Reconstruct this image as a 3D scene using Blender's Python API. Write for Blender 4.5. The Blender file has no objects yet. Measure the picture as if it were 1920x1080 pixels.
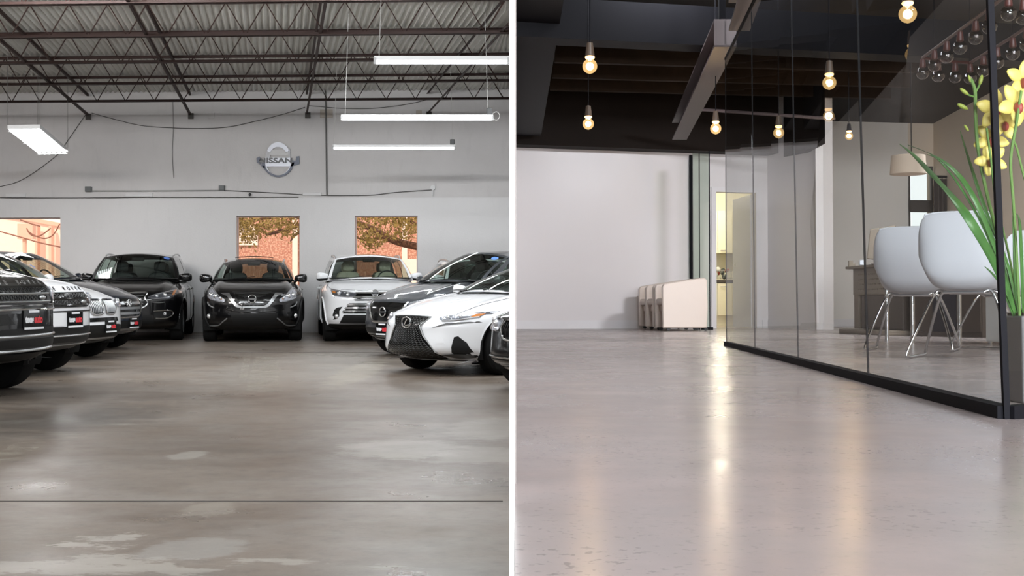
import bpy, bmesh, math, random
from mathutils import Vector, Matrix, noise as mnoise
from mathutils.bvhtree import BVHTree
from mathutils.geometry import delaunay_2d_cdt
random.seed(7)
PI = math.pi
S = bpy.context.scene
COL = S.collection
FPX = 2400.0            # focal length in pixels of the 1920 px wide frame
CAMZ = 1.216            # camera height above the garage floor
HZ = 521.0              # image row of the horizon

# ------------------------------------------------------------------ camera
cd = bpy.data.cameras.new('camera'); cam = bpy.data.objects.new('camera', cd); COL.objects.link(cam)
cam.location = (0, 0, CAMZ); cam.rotation_euler = (PI/2, 0, 0)
cd.sensor_width = 36.0; cd.lens = 36.0*FPX/1920.0; cd.shift_y = -(540.0-HZ)/1920.0
cd.clip_start = 0.05; cd.clip_end = 400
S.camera = cam
S.view_settings.view_transform = 'Standard'; S.view_settings.look = 'None'
S.view_settings.exposure = 0.0; S.view_settings.gamma = 1.0; S.view_settings.use_curve_mapping = False
try:
    S.cycles.max_bounces = 8; S.cycles.transparent_max_bounces = 24; S.cycles.sample_clamp_indirect = 4.0
    S.cycles.use_denoising = True
    S.cycles.caustics_reflective = False; S.cycles.caustics_refractive = False
except Exception: pass

# ------------------------------------------------------------------ world, sun, big lights
W = bpy.data.worlds.new('sky'); S.world = W; W.use_nodes = True
wn = W.node_tree.nodes; wl = W.node_tree.links; wn.clear()
wo = wn.new('ShaderNodeOutputWorld'); bg = wn.new('ShaderNodeBackground')
bg.inputs['Color'].default_value = (0.93, 0.97, 1.0, 1); bg.inputs['Strength'].default_value = 1.5
wl.new(bg.outputs[0], wo.inputs[0])

def add_light(kind, name, loc, rot, energy, color=(1,1,1), **kw):
    ld = bpy.data.lights.new(name, kind); ld.energy = energy; ld.color = color
    for k, v in kw.items(): setattr(ld, k, v)
    o = bpy.data.objects.new(name, ld); o.location = loc; o.rotation_euler = rot; COL.objects.link(o)
    return o
add_light('SUN', 'sun', (0, -20, 30), (math.radians(42), 0, math.radians(-14)), 3.2, (1.0, 0.95, 0.88), angle=0.01)
# fluorescent banks of the garage, hung above the frame and behind the camera
for (x, y, z, e, t) in ((-9.5, 15.5, 4.9, 220, 58), (-5.6, 15.5, 4.9, 260, 58), (-1.7, 15.5, 4.9, 215, 58), (-7.4, 11.5, 4.9, 130, 25), (-4.2, 11.5, 4.9, 130, 20), (-1.4, 11.5, 4.9, 115, 15), (-6.5, 4.6, 4.6, 210, 0), (-1.2, 6.0, 4.6, 200, 0)):
    add_light('AREA', 'fluorescent_bank', (x, y, z), (math.radians(t), 0, 0), e, (0.93, 0.97, 1.0) if x > -6 else (1.0, 0.96, 0.92), shape='RECTANGLE', size=2.4, size_y=0.3)
# daylight from the shop front windows behind the camera (office)
add_light('AREA', 'shop_front_daylight', (1.6, -2.6, 2.7), (math.radians(84), 0, math.radians(-6)), 640, (0.88, 0.92, 1.0), shape='RECTANGLE', size=1.2, size_y=2.2)
add_light('AREA', 'shop_front_daylight', (4.6, -2.6, 2.7), (math.radians(84), 0, math.radians(4)), 640, (0.92, 0.94, 1.0), shape='RECTANGLE', size=1.2, size_y=2.2)

# added fill lights above the office, out of frame, evening its brightness
for (x, y, z, e, t) in ((1.2, 5.0, 4.1, 70, 20), (3.6, 6.0, 4.05, 60, 35), (1.2, 10.9, 4.0, 80, 14), (4.9, 12.4, 3.97, 280, 32), (2.6, 11.4, 3.99, 40, 20), (1.3, 2.0, 4.1, 20, 10)):
    add_light('AREA', 'office_fill_light', (x, y, z), (math.radians(t), 0, 0), e, (0.92, 0.94, 1.0), shape='RECTANGLE', size=0.9, size_y=0.3)
# added spot, out of view, whitens the lower partition end
_d = Vector((0, 1.785, 0.80))-Vector((-0.25, -0.5, 0.45))
add_light('SPOT', 'partition_fill_spot', (-0.25, -0.5, 0.45), _d.to_track_quat('-Z', 'Y').to_euler(), 420, (1.0, 1.0, 1.0), spot_size=math.radians(14), spot_blend=0.4, shadow_soft_size=0.03)
# ------------------------------------------------------------------ pixel helpers (garage: level room; office: floor slopes away by 1.4 degrees)
def L(px, py, D): return Vector(((px-960)/FPX*D, D, CAMZ-(py-HZ)/FPX*D))
OA = math.atan(60.0/FPX)
OM = Matrix.Translation((0, 0, CAMZ)) @ Matrix.Rotation(-OA, 4, 'X')
ORI = Matrix.Rotation(OA, 3, 'X')
def R(px, py, D):
    d = ORI @ Vector(((px-960)/FPX, 1, -(py-HZ)/FPX)); return d*(D/d.y)
FZ = -0.27              # office floor below the camera

# ------------------------------------------------------------------ materials
MATS = {}
def nodes(name):
    m = bpy.data.materials.new(name); m.use_nodes = True
    nt = m.node_tree; b = nt.nodes['Principled BSDF']; return m, nt, b
def mat(name, col, rough=0.5, metal=0.0, coat=0.0, emit=None, es=0.0, var=0.04, scale=8.0, bump=0.0, spec=None):
    if name in MATS: return MATS[name]
    m, nt, b = nodes(name)
    b.inputs['Roughness'].default_value = rough; b.inputs['Metallic'].default_value = metal
    b.inputs['Coat Weight'].default_value = coat; b.inputs['Coat Roughness'].default_value = 0.03
    if coat >= 1: b.inputs['Specular IOR Level'].default_value = 0.15
    if spec is not None: b.inputs['Specular IOR Level'].default_value = spec
    tc = nt.nodes.new('ShaderNodeTexCoord'); nz = nt.nodes.new('ShaderNodeTexNoise')
    nz.inputs['Scale'].default_value = scale; nz.inputs['Detail'].default_value = 5
    nt.links.new(tc.outputs['Object'], nz.inputs['Vector'])
    mx = nt.nodes.new('ShaderNodeMix'); mx.data_type = 'RGBA'
    c = list(col)[:3]
    mx.inputs['A'].default_value = [max(0, v*(1-var)) for v in c]+[1]
    mx.inputs['B'].default_value = [min(1, v*(1+var)) for v in c]+[1]
    nt.links.new(nz.outputs['Fac'], mx.inputs['Factor']); nt.links.new(mx.outputs['Result'], b.inputs['Base Color'])
    if emit: b.inputs['Emission Color'].default_value = (*emit, 1); b.inputs['Emission Strength'].default_value = es
    if bump:
        bp = nt.nodes.new('ShaderNodeBump'); bp.inputs['Strength'].default_value = bump; bp.inputs['Distance'].default_value = 0.01
        nt.links.new(nz.outputs['Fac'], bp.inputs['Height']); nt.links.new(bp.outputs['Normal'], b.inputs['Normal'])
    MATS[name] = m; return m
def glassmat(name, tint=(1,1,1), ior=1.45, rough=0.0, gloss=1.0):
    if name in MATS: return MATS[name]
    m = bpy.data.materials.new(name); m.use_nodes = True; nt = m.node_tree; nt.nodes.clear()
    out = nt.nodes.new('ShaderNodeOutputMaterial'); tr = nt.nodes.new('ShaderNodeBsdfTransparent')
    tr.inputs['Color'].default_value = (*tint, 1)
    gl = nt.nodes.new('ShaderNodeBsdfGlossy'); gl.inputs['Roughness'].default_value = rough
    gl.inputs['Color'].default_value = (gloss, gloss, gloss, 1)
    fr = nt.nodes.new('ShaderNodeFresnel'); fr.inputs['IOR'].default_value = ior
    geo = nt.nodes.new('ShaderNodeNewGeometry')
    mi = nt.nodes.new('ShaderNodeMath'); mi.operation = 'SUBTRACT'; mi.inputs[0].default_value = 1.0
    nt.links.new(geo.outputs['Backfacing'], mi.inputs[1])
    mu = nt.nodes.new('ShaderNodeMath'); mu.operation = 'MULTIPLY'
    nt.links.new(fr.outputs[0], mu.inputs[0]); nt.links.new(mi.outputs[0], mu.inputs[1])
    mx = nt.nodes.new('ShaderNodeMixShader')
    nt.links.new(mu.outputs[0], mx.inputs[0]); nt.links.new(tr.outputs[0], mx.inputs[1]); nt.links.new(gl.outputs[0], mx.inputs[2])
    nt.links.new(mx.outputs[0], out.inputs[0]); MATS[name] = m; return m
class NG:
    """small node-graph helper"""
    def __init__(s, nt): s.nt = nt
    def n(s, t, **kw):
        x = s.nt.nodes.new(t)
        for k, v in kw.items(): setattr(x, k, v)
        return x
    def noise(s, vec, scale, detail=4, rough=0.5, dist=0.0):
        x = s.n('ShaderNodeTexNoise'); x.inputs['Scale'].default_value = scale; x.inputs['Detail'].default_value = detail
        x.inputs['Roughness'].default_value = rough; x.inputs['Distortion'].default_value = dist
        s.nt.links.new(vec, x.inputs['Vector']); return x.outputs['Fac']
    def ramp(s, fac, stops):
        x = s.n('ShaderNodeValToRGB'); e = x.color_ramp.elements
        while len(e) < len(stops): e.new(0.5)
        for i, (p, c) in enumerate(stops):
            e[i].position = p; e[i].color = (c, c, c, 1) if isinstance(c, (int, float)) else (*c, 1)
        s.nt.links.new(fac, x.inputs[0]); return x.outputs[0]
    def mix(s, f, a, b, mode='MIX'):
        x = s.n('ShaderNodeMix', data_type='RGBA', blend_type=mode)
        for v, k in ((f, 'Factor'), (a, 'A'), (b, 'B')):
            if isinstance(v, (int, float)): x.inputs[k].default_value = v if k == 'Factor' else (v, v, v, 1)
            elif isinstance(v, tuple): x.inputs[k].default_value = (*v, 1)
            else: s.nt.links.new(v, x.inputs[k])
        return x.outputs['Result']
    def math(s, op, a, b=None, c=None):
        x = s.n('ShaderNodeMath', operation=op)
        for i, v in enumerate((a, b, c)):
            if v is None: continue
            if isinstance(v, (int, float)): x.inputs[i].default_value = v
            else: s.nt.links.new(v, x.inputs[i])
        return x.outputs[0]
    def mapping(s, vec, scale=(1,1,1), loc=(0,0,0), rot=(0,0,0)):
        x = s.n('ShaderNodeMapping'); x.inputs['Scale'].default_value = scale; x.inputs['Location'].default_value = loc; x.inputs['Rotation'].default_value = rot
        s.nt.links.new(vec, x.inputs['Vector']); return x.outputs[0]

# ------------------------------------------------------------------ mesh builder
class MB:
    def __init__(s): s.v = []; s.f = []; s.m = []; s.cur = 0
    def add(s, vs, fs, mi=None):
        o = len(s.v); s.v += [Vector(p) for p in vs]
        for f in fs: s.f.append([i+o for i in f]); s.m.append(s.cur if mi is None else mi)
        return s
    def box(s, c, d, rot=None, mi=None, taper=None):
        x, y, z = d[0]/2, d[1]/2, d[2]/2; c = Vector(c)
        P = [Vector((sx*x, sy*y, sz*z)) for sz in (-1, 1) for sy in (-1, 1) for sx in (-1, 1)]
        if taper:
            for p in P[4:]: p.x *= taper[0]; p.y *= taper[1]
        if rot is not None:
            m = rot if isinstance(rot, Matrix) else Matrix.Rotation(rot, 3, 'Z'); P = [m @ p for p in P]
        return s.add([c+p for p in P], [(0,2,3,1),(4,5,7,6),(0,1,5,4),(2,6,7,3),(0,4,6,2),(1,3,7,5)], mi)
    def box2(s, a, b, mi=None):
        a = Vector(a); b = Vector(b); return s.box((a+b)/2, [abs(q) for q in (b-a)], mi=mi)
    def hexa(s, P, mi=None):        # bottom four (ccw) then top four
        return s.add(P, [(3,2,1,0),(4,5,6,7),(0,1,5,4),(1,2,6,5),(2,3,7,6),(3,0,4,7)], mi)
    def tube(s, pts, r, n=10, closed=False, cap=True, mi=None, sq=False):
        pts = [Vector(p) for p in pts]; N = len(pts); rr = r if isinstance(r, (list, tuple)) else [r]*N
        up = None; rings = []
        for i, p in enumerate(pts):
            if closed: t = pts[(i+1) % N]-pts[i-1]
            else: t = pts[min(i+1, N-1)]-pts[max(i-1, 0)]
            if t.length < 1e-9: t = Vector((0,0,1))
            t.normalize()
            if up is None:
                up = Vector((0,0,1)) if abs(t.z) < 0.95 else Vector((0,1,0))
            up = (up-t*up.dot(t))
            if up.length < 1e-6: up = t.orthogonal()
            up.normalize(); sd = t.cross(up)
            ring = []
            for k in range(n):
                a = 2*PI*k/n + (PI/4 if sq else 0)
                ring.append(p+(up*math.sin(a)+sd*math.cos(a))*rr[i])
            rings.append(ring)
        vs = [q for ring in rings for q in ring]; fs = []
        for i in range(N if closed else N-1):
            a = i*n; b = ((i+1) % N)*n
            for k in range(n): fs.append((a+k, a+(k+1) % n, b+(k+1) % n, b+k))
        if cap and not closed: fs.append(tuple(range(n-1, -1, -1))); fs.append(tuple((N-1)*n+k for k in range(n)))
        return s.add(vs, fs, mi)
    def lathe(s, prof, n=24, c=(0,0,0), axis='Z', mi=None, mtx=None):
        c = Vector(c); vs = []; fs = []
        for (r, h) in prof:
            for k in range(n):
                a = 2*PI*k/n
                p = Vector((r*math.cos(a), r*math.sin(a), h))
                if axis == 'Y': p = Vector((p.x, p.z, p.y))
                if axis == 'X': p = Vector((p.z, p.x, p.y))
                if mtx is not None: p = mtx @ p
                vs.append(c+p)
        for i in range(len(prof)-1):
            for k in range(n): fs.append((i*n+k, i*n+(k+1) % n, (i+1)*n+(k+1) % n, (i+1)*n+k))
        if prof[0][0] > 1e-5: fs.append(tuple(range(n-1, -1, -1)))
        if prof[-1][0] > 1e-5: fs.append(tuple((len(prof)-1)*n+k for k in range(n)))
        return s.add(vs, fs, mi)
    def sphere(s, c, r, n=16, m=10, mi=None):
        rx = r if isinstance(r, (list, tuple, Vector)) else (r, r, r)
        vs = []; fs = []
        for i in range(m+1):
            t = PI*i/m
            for k in range(n):
                a = 2*PI*k/n; vs.append(Vector(c)+Vector((rx[0]*math.sin(t)*math.cos(a), rx[1]*math.sin(t)*math.sin(a), -rx[2]*math.cos(t))))
        for i in range(m):
            for k in range(n): fs.append((i*n+k, i*n+(k+1) % n, (i+1)*n+(k+1) % n, (i+1)*n+k))
        return s.add(vs, fs, mi)
    def prism(s, poly, a, b, mi=None):      # poly of 3-D points shifted by vectors a and b
        n = len(poly); a = Vector(a); b = Vector(b)
        vs = [Vector(p)+a for p in poly]+[Vector(p)+b for p in poly]
        fs = [tuple(range(n-1, -1, -1)), tuple(range(n, 2*n))]+[(i, (i+1) % n, n+(i+1) % n, n+i) for i in range(n)]
        return s.add(vs, fs, mi)
    def grid(s, fn, nu, nv, mi=None):
        vs = [fn(i/nu, j/nv) for j in range(nv+1) for i in range(nu+1)]
        fs = [(j*(nu+1)+i, j*(nu+1)+i+1, (j+1)*(nu+1)+i+1, (j+1)*(nu+1)+i) for j in range(nv) for i in range(nu)]
        return s.add(vs, fs, mi)
    def build(s, name, mats, parent=None, smooth=True, angle=38, bevel=0.0, fix=True, solid=0.0):
        me = bpy.data.meshes.new(name)
        if not isinstance(mats, (list, tuple)): mats = [mats]
        if fix:
            bm = bmesh.new(); bv = [bm.verts.new(p) for p in s.v]
            for f, mi in zip(s.f, s.m):
                try: q = bm.faces.new([bv[i] for i in f]); q.material_index = mi
                except ValueError: pass
            bmesh.ops.remove_doubles(bm, verts=bm.verts, dist=1e-5)
            bmesh.ops.recalc_face_normals(bm, faces=bm.faces)
            bm.to_mesh(me); bm.free()
        else:
            me.from_pydata([tuple(p) for p in s.v], [], s.f)
            me.polygons.foreach_set('material_index', s.m)
        for m in mats: me.materials.append(m)
        if smooth:
            me.polygons.foreach_set('use_smooth', [True]*len(me.polygons))
            me.set_sharp_from_angle(angle=math.radians(angle))
        me.update()
        o = bpy.data.objects.new(name, me); COL.objects.link(o)
        if parent is not None: o.parent = parent
        if solid:
            md = o.modifiers.new('thickness', 'SOLIDIFY'); md.thickness = solid; md.offset = 1
        if bevel:
            md = o.modifiers.new('edges', 'BEVEL'); md.width = bevel; md.segments = 2; md.limit_method = 'ANGLE'; md.angle_limit = math.radians(40)
        return o
def tag(o, label=None, cat=None, group=None, kind=None):
    if label: o['label'] = label
    if cat: o['category'] = cat
    if group: o['group'] = group
    if kind: o['kind'] = kind
    return o
def empty(name, loc=(0,0,0), rz=0.0):
    o = bpy.data.objects.new(name, None); COL.objects.link(o); o.location = loc; o.rotation_euler = (0,0,rz); o.empty_display_size = 0.1; return o
def kids(o): return [c for c in bpy.data.objects if c.parent == o]
def copy_tree(o, parent=None):
    c = o.copy(); COL.objects.link(c); c.parent = parent
    for ch in kids(o): copy_tree(ch, c)
    return c
OFFICE = []             # top-level objects of the office, placed with OM at the end
def off(o, *a, **k):
    tag(o, *a, **k); OFFICE.append(o); return o
def origin_to(o, p):
    """move a mesh object's origin to p (keeps the shape where it is)"""
    p = Vector(p); o.data.transform(Matrix.Translation(-p)); o.location = p; return o
def crom(P, n=6, closed=False):
    """Catmull-Rom through points"""
    P = [Vector(p) for p in P]; N = len(P); out = []
    rng = range(N) if closed else range(N-1)
    for i in rng:
        if closed: a, b, c, d = P[i-1], P[i], P[(i+1) % N], P[(i+2) % N]
        else: a, b, c, d = P[max(i-1,0)], P[i], P[i+1], P[min(i+2,N-1)]
        for k in range(n):
            t = k/n
            out.append(0.5*((2*b)+(-a+c)*t+(2*a-5*b+4*c-d)*t*t+(-a+3*b-3*c+d)*t**3))
    if not closed: out.append(P[-1])
    return out
def lin(x, xs, ys):
    if x <= xs[0]: return ys[0]
    for i in range(len(xs)-1):
        if x <= xs[i+1]:
            t = (x-xs[i])/(xs[i+1]-xs[i]); t = t*t*(3-2*t); return ys[i]+(ys[i+1]-ys[i])*t
    return ys[-1]
def sm(a, b, x):
    t = min(1, max(0, (x-a)/(b-a))); return t*t*(3-2*t)
def text_mesh(s, size, depth=0.002, bold=0.0):
    cu = bpy.data.curves.new('lettering', 'FONT'); cu.body = s; cu.size = size; cu.extrude = depth; cu.align_x = 'CENTER'; cu.align_y = 'CENTER'; cu.offset = bold
    cu.resolution_u = 3
    o = bpy.data.objects.new('lettering', cu); COL.objects.link(o)
    dg = bpy.context.evaluated_depsgraph_get(); me = bpy.data.meshes.new_from_object(o.evaluated_get(dg))
    vs = [v.co.copy() for v in me.vertices]; fs = [tuple(p.vertices) for p in me.polygons]
    bpy.data.objects.remove(o); bpy.data.curves.remove(cu); bpy.data.meshes.remove(me)
    return vs, fs
# ================================================================== GARAGE SHELL
DS = -(960-523)/FPX           # depth lines drift left: dx/dy
YB = 28.6; XB = -5.72         # back wall passes through (XB, YB)
def wy(x): return YB-0.05*(x-XB)
def Wp(px, py, dy=0.0):       # a point on the back wall face (dy towards the viewer)
    sl = (px-960)/FPX; D = (YB-dy+0.05*XB)/(1+0.05*sl); return L(px, py, D)
def wall_mat(name, base, stain=0.10):
    m, nt, b = nodes(name); g = NG(nt); tc = g.n('ShaderNodeTexCoord').outputs['Object']
    n1 = g.noise(tc, 0.6, 6, 0.6); n2 = g.noise(g.mapping(tc, (3, 3, 0.7)), 2.2, 6, 0.65)
    c = g.mix(g.ramp(n1, [(0.35, 0.0), (0.7, 1.0)]), base, tuple(v*(1-stain) for v in base))
    c = g.mix(g.ramp(n2, [(0.55, 0.0), (0.75, 0.5)]), c, tuple(v*(1-stain*1.6) for v in base))
    nt.links.new(c, b.inputs['Base Color']); b.inputs['Roughness'].default_value = 0.55
    bp = g.n('ShaderNodeBump'); bp.inputs['Strength'].default_value = 0.25; bp.inputs['Distance'].default_value = 0.01
    nt.links.new(g.noise(tc, 30, 5), bp.inputs['Height']); nt.links.new(bp.outputs[0], b.inputs['Normal'])
    return m
M_WALL = wall_mat('painted_block_wall', (0.66, 0.64, 0.635))
M_WALL2 = wall_mat('painted_panel_wall', (0.72, 0.71, 0.71), 0.06)

def concrete_mat():
    m, nt, b = nodes('worn_garage_concrete'); g = NG(nt); tc = g.n('ShaderNodeTexCoord').outputs['Object']
    wide = g.mapping(tc, (0.8, 1.0, 1.0))
    n1 = g.noise(wide, 0.35, 6, 0.6); n2 = g.noise(wide, 1.6, 8, 0.7, 0.4); n3 = g.noise(tc, 9, 8, 0.75)
    c = g.mix(g.ramp(n1, [(0.32, 0.0), (0.68, 1.0)]), (0.118, 0.088, 0.066), (0.215, 0.180, 0.150))
    c = g.mix(g.ramp(n2, [(0.45, 0.0), (0.75, 0.7)]), c, (0.225, 0.205, 0.185))
    c = g.mix(g.ramp(n3, [(0.30, 0.55), (0.50, 0.0)]), c, (0.075, 0.065, 0.055))
    # flaked pale patches
    pz = g.noise(g.mapping(tc, (0.35, 0.8, 1), (3.1, 1.7, 0)), 0.55, 9, 0.72, 0.3)
    c = g.mix(g.ramp(pz, [(0.605, 0.0), (0.615, 0.8)]), c, (0.30, 0.275, 0.24))
    # oily dark stains
    oz = g.noise(g.mapping(tc, (0.5, 0.9, 1), (9.1, 4.7, 0)), 0.6, 5, 0.55)
    c = g.mix(g.ramp(oz, [(0.56, 0.0), (0.74, 0.75)]), c, (0.055, 0.047, 0.04))
    # flaked coating and dark blotches with a place of their own: (x, y, rx, ry, pale or dark)
    dn = g.noise(g.mapping(tc, (1, 1.6, 1)), 2.6, 9, 0.75)
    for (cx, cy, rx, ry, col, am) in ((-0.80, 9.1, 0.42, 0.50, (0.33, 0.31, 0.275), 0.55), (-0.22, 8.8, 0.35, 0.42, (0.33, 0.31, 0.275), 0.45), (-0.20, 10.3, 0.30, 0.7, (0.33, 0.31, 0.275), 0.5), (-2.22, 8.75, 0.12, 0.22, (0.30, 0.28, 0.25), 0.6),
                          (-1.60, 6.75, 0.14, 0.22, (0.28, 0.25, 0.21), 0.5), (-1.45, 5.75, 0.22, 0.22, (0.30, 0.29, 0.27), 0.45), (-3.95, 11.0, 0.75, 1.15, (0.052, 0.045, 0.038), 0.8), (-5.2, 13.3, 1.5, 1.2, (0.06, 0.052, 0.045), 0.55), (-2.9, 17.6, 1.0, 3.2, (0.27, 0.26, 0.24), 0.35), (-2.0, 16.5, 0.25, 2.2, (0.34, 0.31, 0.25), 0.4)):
        sep = g.n('ShaderNodeSeparateXYZ'); nt.links.new(tc, sep.inputs[0])
        dx = g.math('DIVIDE', g.math('SUBTRACT', sep.outputs[0], cx), rx); dy = g.math('DIVIDE', g.math('SUBTRACT', sep.outputs[1], cy), ry)
        dd = g.math('SQRT', g.math('ADD', g.math('MULTIPLY', dx, dx), g.math('MULTIPLY', dy, dy)))
        dd = g.math('ADD', dd, g.math('MULTIPLY', g.math('SUBTRACT', dn, 0.5), 2.6))
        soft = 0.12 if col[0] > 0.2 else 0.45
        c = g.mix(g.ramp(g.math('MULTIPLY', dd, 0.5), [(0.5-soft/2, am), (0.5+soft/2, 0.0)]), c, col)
    nt.links.new(c, b.inputs['Base Color'])
    rg = g.ramp(g.noise(wide, 1.1, 6, 0.65), [(0.3, 0.24), (0.7, 0.46)])
    nt.links.new(rg, b.inputs['Roughness'])
    bp = g.n('ShaderNodeBump'); bp.inputs['Strength'].default_value = 0.12; bp.inputs['Distance'].default_value = 0.01
    nt.links.new(n3, bp.inputs['Height']); nt.links.new(bp.outputs[0], b.inputs['Normal'])
    return m
M_CONC = concrete_mat()
XL = -16.0
def lx(y): return -14.2+DS*(y-28)*1.0      # left side wall line
f = MB(); f.add([(lx(-3), -3, 0), (0, -3, 0), (0, wy(0)+0.6, 0), (lx(29)-0.6, wy(lx(29))+0.6, 0), (lx(-3), -3, -0.3), (0, -3, -0.3), (0, wy(0)+0.6, -0.3), (lx(29)-0.6, wy(lx(29))+0.6, -0.3)],
    [(0,1,2,3),(4,7,6,5),(0,4,5,1),(1,5,6,2),(2,6,7,3),(3,7,4,0)])
tag(f.build('floor', M_CONC, smooth=False), kind='structure')
# expansion joints and worn line marking
M_JOINT = mat('joint_filler', (0.05, 0.043, 0.038), 0.8)
D = CAMZ*FPX/(940-HZ)
j = MB(); j.box2((lx(D)+0.1, D-0.012, 0.0), (-0.05, D+0.012, 0.002)); j.box2((lx(20), 20.9, 0.0), (-0.05, 20.93, 0.002))
tag(j.build('trim_1', M_JOINT, smooth=False), kind='structure')
def paint_mat():
    m, nt, b = nodes('worn_line_paint'); g = NG(nt); tc = g.n('ShaderNodeTexCoord').outputs['Object']
    nz = g.noise(tc, 5, 8, 0.8)
    tr = g.n('ShaderNodeBsdfTransparent'); mx = g.n('ShaderNodeMixShader'); out = nt.nodes['Material Output']
    b.inputs['Base Color'].default_value = (0.40, 0.37, 0.30, 1); b.inputs['Roughness'].default_value = 0.6
    nt.links.new(g.ramp(nz, [(0.46, 0.0), (0.62, 0.38)]), mx.inputs[0]); nt.links.new(tr.outputs[0], mx.inputs[1]); nt.links.new(b.outputs[0], mx.inputs[2])
    nt.links.new(mx.outputs[0], out.inputs[0]); return m
M_LPAINT = paint_mat()
def fl(px, py): D = CAMZ*FPX/(py-HZ); return Vector(((px-960)/FPX*D, D, 0.003))
def floor_strip(pts, w):
    P = [fl(*p) for p in pts]; mb = MB()
    for a, b in zip(P[:-1], P[1:]):
        d = (b-a).normalized(); n = Vector((-d.y, d.x, 0))*w/2
        mb.add([a-n, b-n, b+n, a+n], [(0,1,2,3)])
    return mb
lm = MB()
for pts, w in (([(190, 661), (640, 659)], 0.12), ([(465, 663), (455, 712)], 0.10), ([(60, 712), (455, 713)], 0.10), ([(500, 668), (492, 735)], 0.35), ([(530, 664), (700, 668)], 0.7), ([(0, 866), (60, 830)], 0.22)):
    s_ = floor_strip(pts, w); lm.add(s_.v, s_.f)
lm2 = lm.build('floor_marking', M_LPAINT, smooth=False)
tag(lm2, 'worn pale line paint and scuffs on the brown garage concrete', 'floor marking')
# ------------------------------------------------------------------ back wall with three window openings
wins = [(-150, 113, 407, 545), (443, 562, 405, 545), (665, 783, 405, 545)]
def wz(py): return CAMZ-(py-HZ)/FPX*28.6
xs = [lx(28.6)-0.3]; 
for (a, b, t, bt) in wins: xs += [Wp(a, 400).x, Wp(b, 400).x]
xs += [-0.004]
LEDGE = wz(371.5); zt = 5.48
w = MB()
def wseg(x0, x1, z0, z1, face, back):       # face/back: distance in front of the wall plane
    w.hexa([(x0, wy(x0)-face, z0), (x1, wy(x1)-face, z0), (x1, wy(x1)+back, z0), (x0, wy(x0)+back, z0),
            (x0, wy(x0)-face, z1), (x1, wy(x1)-face, z1), (x1, wy(x1)+back, z1), (x0, wy(x0)+back, z1)])
for i in range(0, len(xs)-1):
    if i % 2 == 0: wseg(xs[i], xs[i+1], 0, LEDGE, 0.0, 0.30)
for k, (a, b, t, bt) in enumerate(wins):
    x0, x1 = xs[1+2*k], xs[2+2*k]
    wseg(x0, x1, 0, wz(bt), 0.0, 0.30); wseg(x0, x1, wz(t), LEDGE, 0.0, 0.30)
o = w.build('wall_back', M_WALL2, smooth=False); tag(o, kind='structure')
w = MB(); wseg(xs[0], xs[-1], LEDGE, zt, -0.10, 0.30)
tag(w.build('wall_back_upper', M_WALL, smooth=False), kind='structure')
w = MB(); wseg(-0.45, -0.004, wz(374), LEDGE+0.0005, -0.001, 0.1)
# side wall and rear roof edge
w = MB(); a0, a1 = lx(-3), lx(29.3)
w.hexa([(a0-0.3, -3, 0), (a0, -3, 0), (a1, 29.3, 0), (a1-0.3, 29.3, 0), (a0-0.3, -3, 5.9), (a0, -3, 5.9), (a1, 29.3, 5.9), (a1-0.3, 29.3, 5.9)])
tag(w.build('wall_left', M_WALL, smooth=False), kind='structure')
w = MB(); w.box2((lx(-3)-0.3, -3.3, 0), (-0.004, -3.0, 5.6)); tag(w.build('wall_front', mat('far_garage_wall', (0.10, 0.10, 0.095), 0.7), smooth=False), kind='structure')
# stand-in partition for the white dividing bar, seen end-on between garage and office
M_PART = mat('white_partition', (0.93, 0.93, 0.93), 0.5, var=0.005)
PX = 0.0037
w = MB(); w.box2((-PX, 1.8, -0.2), (PX*0.75, 29.2, 6.4))
tag(w.build('wall_partition', M_WALL2, smooth=False), kind='structure')
w = MB(); w.box2((-PX-0.0001, 1.785, 0), (PX+0.0001, 1.80, 6.4))
tag(w.build('trim_2', M_PART, smooth=False), kind='structure')
# ------------------------------------------------------------------ windows: frame, tinted film pane
M_WFRAME = mat('rosy_window_frame', (0.50, 0.40, 0.38), 0.5)
M_FILM = glassmat('amber_window_film', (1.0, 0.86, 0.79), 1.3)
for k, (a, b, t, bt) in enumerate(wins):
    x0, x1, z0, z1 = xs[1+2*k], xs[2+2*k], wz(bt), wz(t)
    e = MB(); th = 0.028
    for (p0, p1, q0, q1) in ((x0, x0+th, z0, z1), (x1-th, x1, z0, z1), (x0+th, x1-th, z1-th, z1), (x0+th, x1-th, z0, z0+th)):
        e.hexa([(p0, wy(p0)+0.10, q0), (p1, wy(p1)+0.10, q0), (p1, wy(p1)+0.17, q0), (p0, wy(p0)+0.17, q0),
                (p0, wy(p0)+0.10, q1), (p1, wy(p1)+0.10, q1), (p1, wy(p1)+0.17, q1), (p0, wy(p0)+0.17, q1)])
    fr = e.build('window_%d' % (k+1), M_WFRAME, smooth=False); tag(fr, kind='structure')
    e = MB(); e.hexa([(x0+th, wy(x0)+0.125, z0+th), (x1-th, wy(x1)+0.125, z0+th), (x1-th, wy(x1)+0.131, z0+th), (x0+th, wy(x0)+0.131, z0+th),
                (x0+th, wy(x0)+0.125, z1-th), (x1-th, wy(x1)+0.125, z1-th), (x1-th, wy(x1)+0.131, z1-th), (x0+th, wy(x0)+0.131, z1-th)])
    e.build('window_pane', M_FILM, fr, smooth=False)
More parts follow.
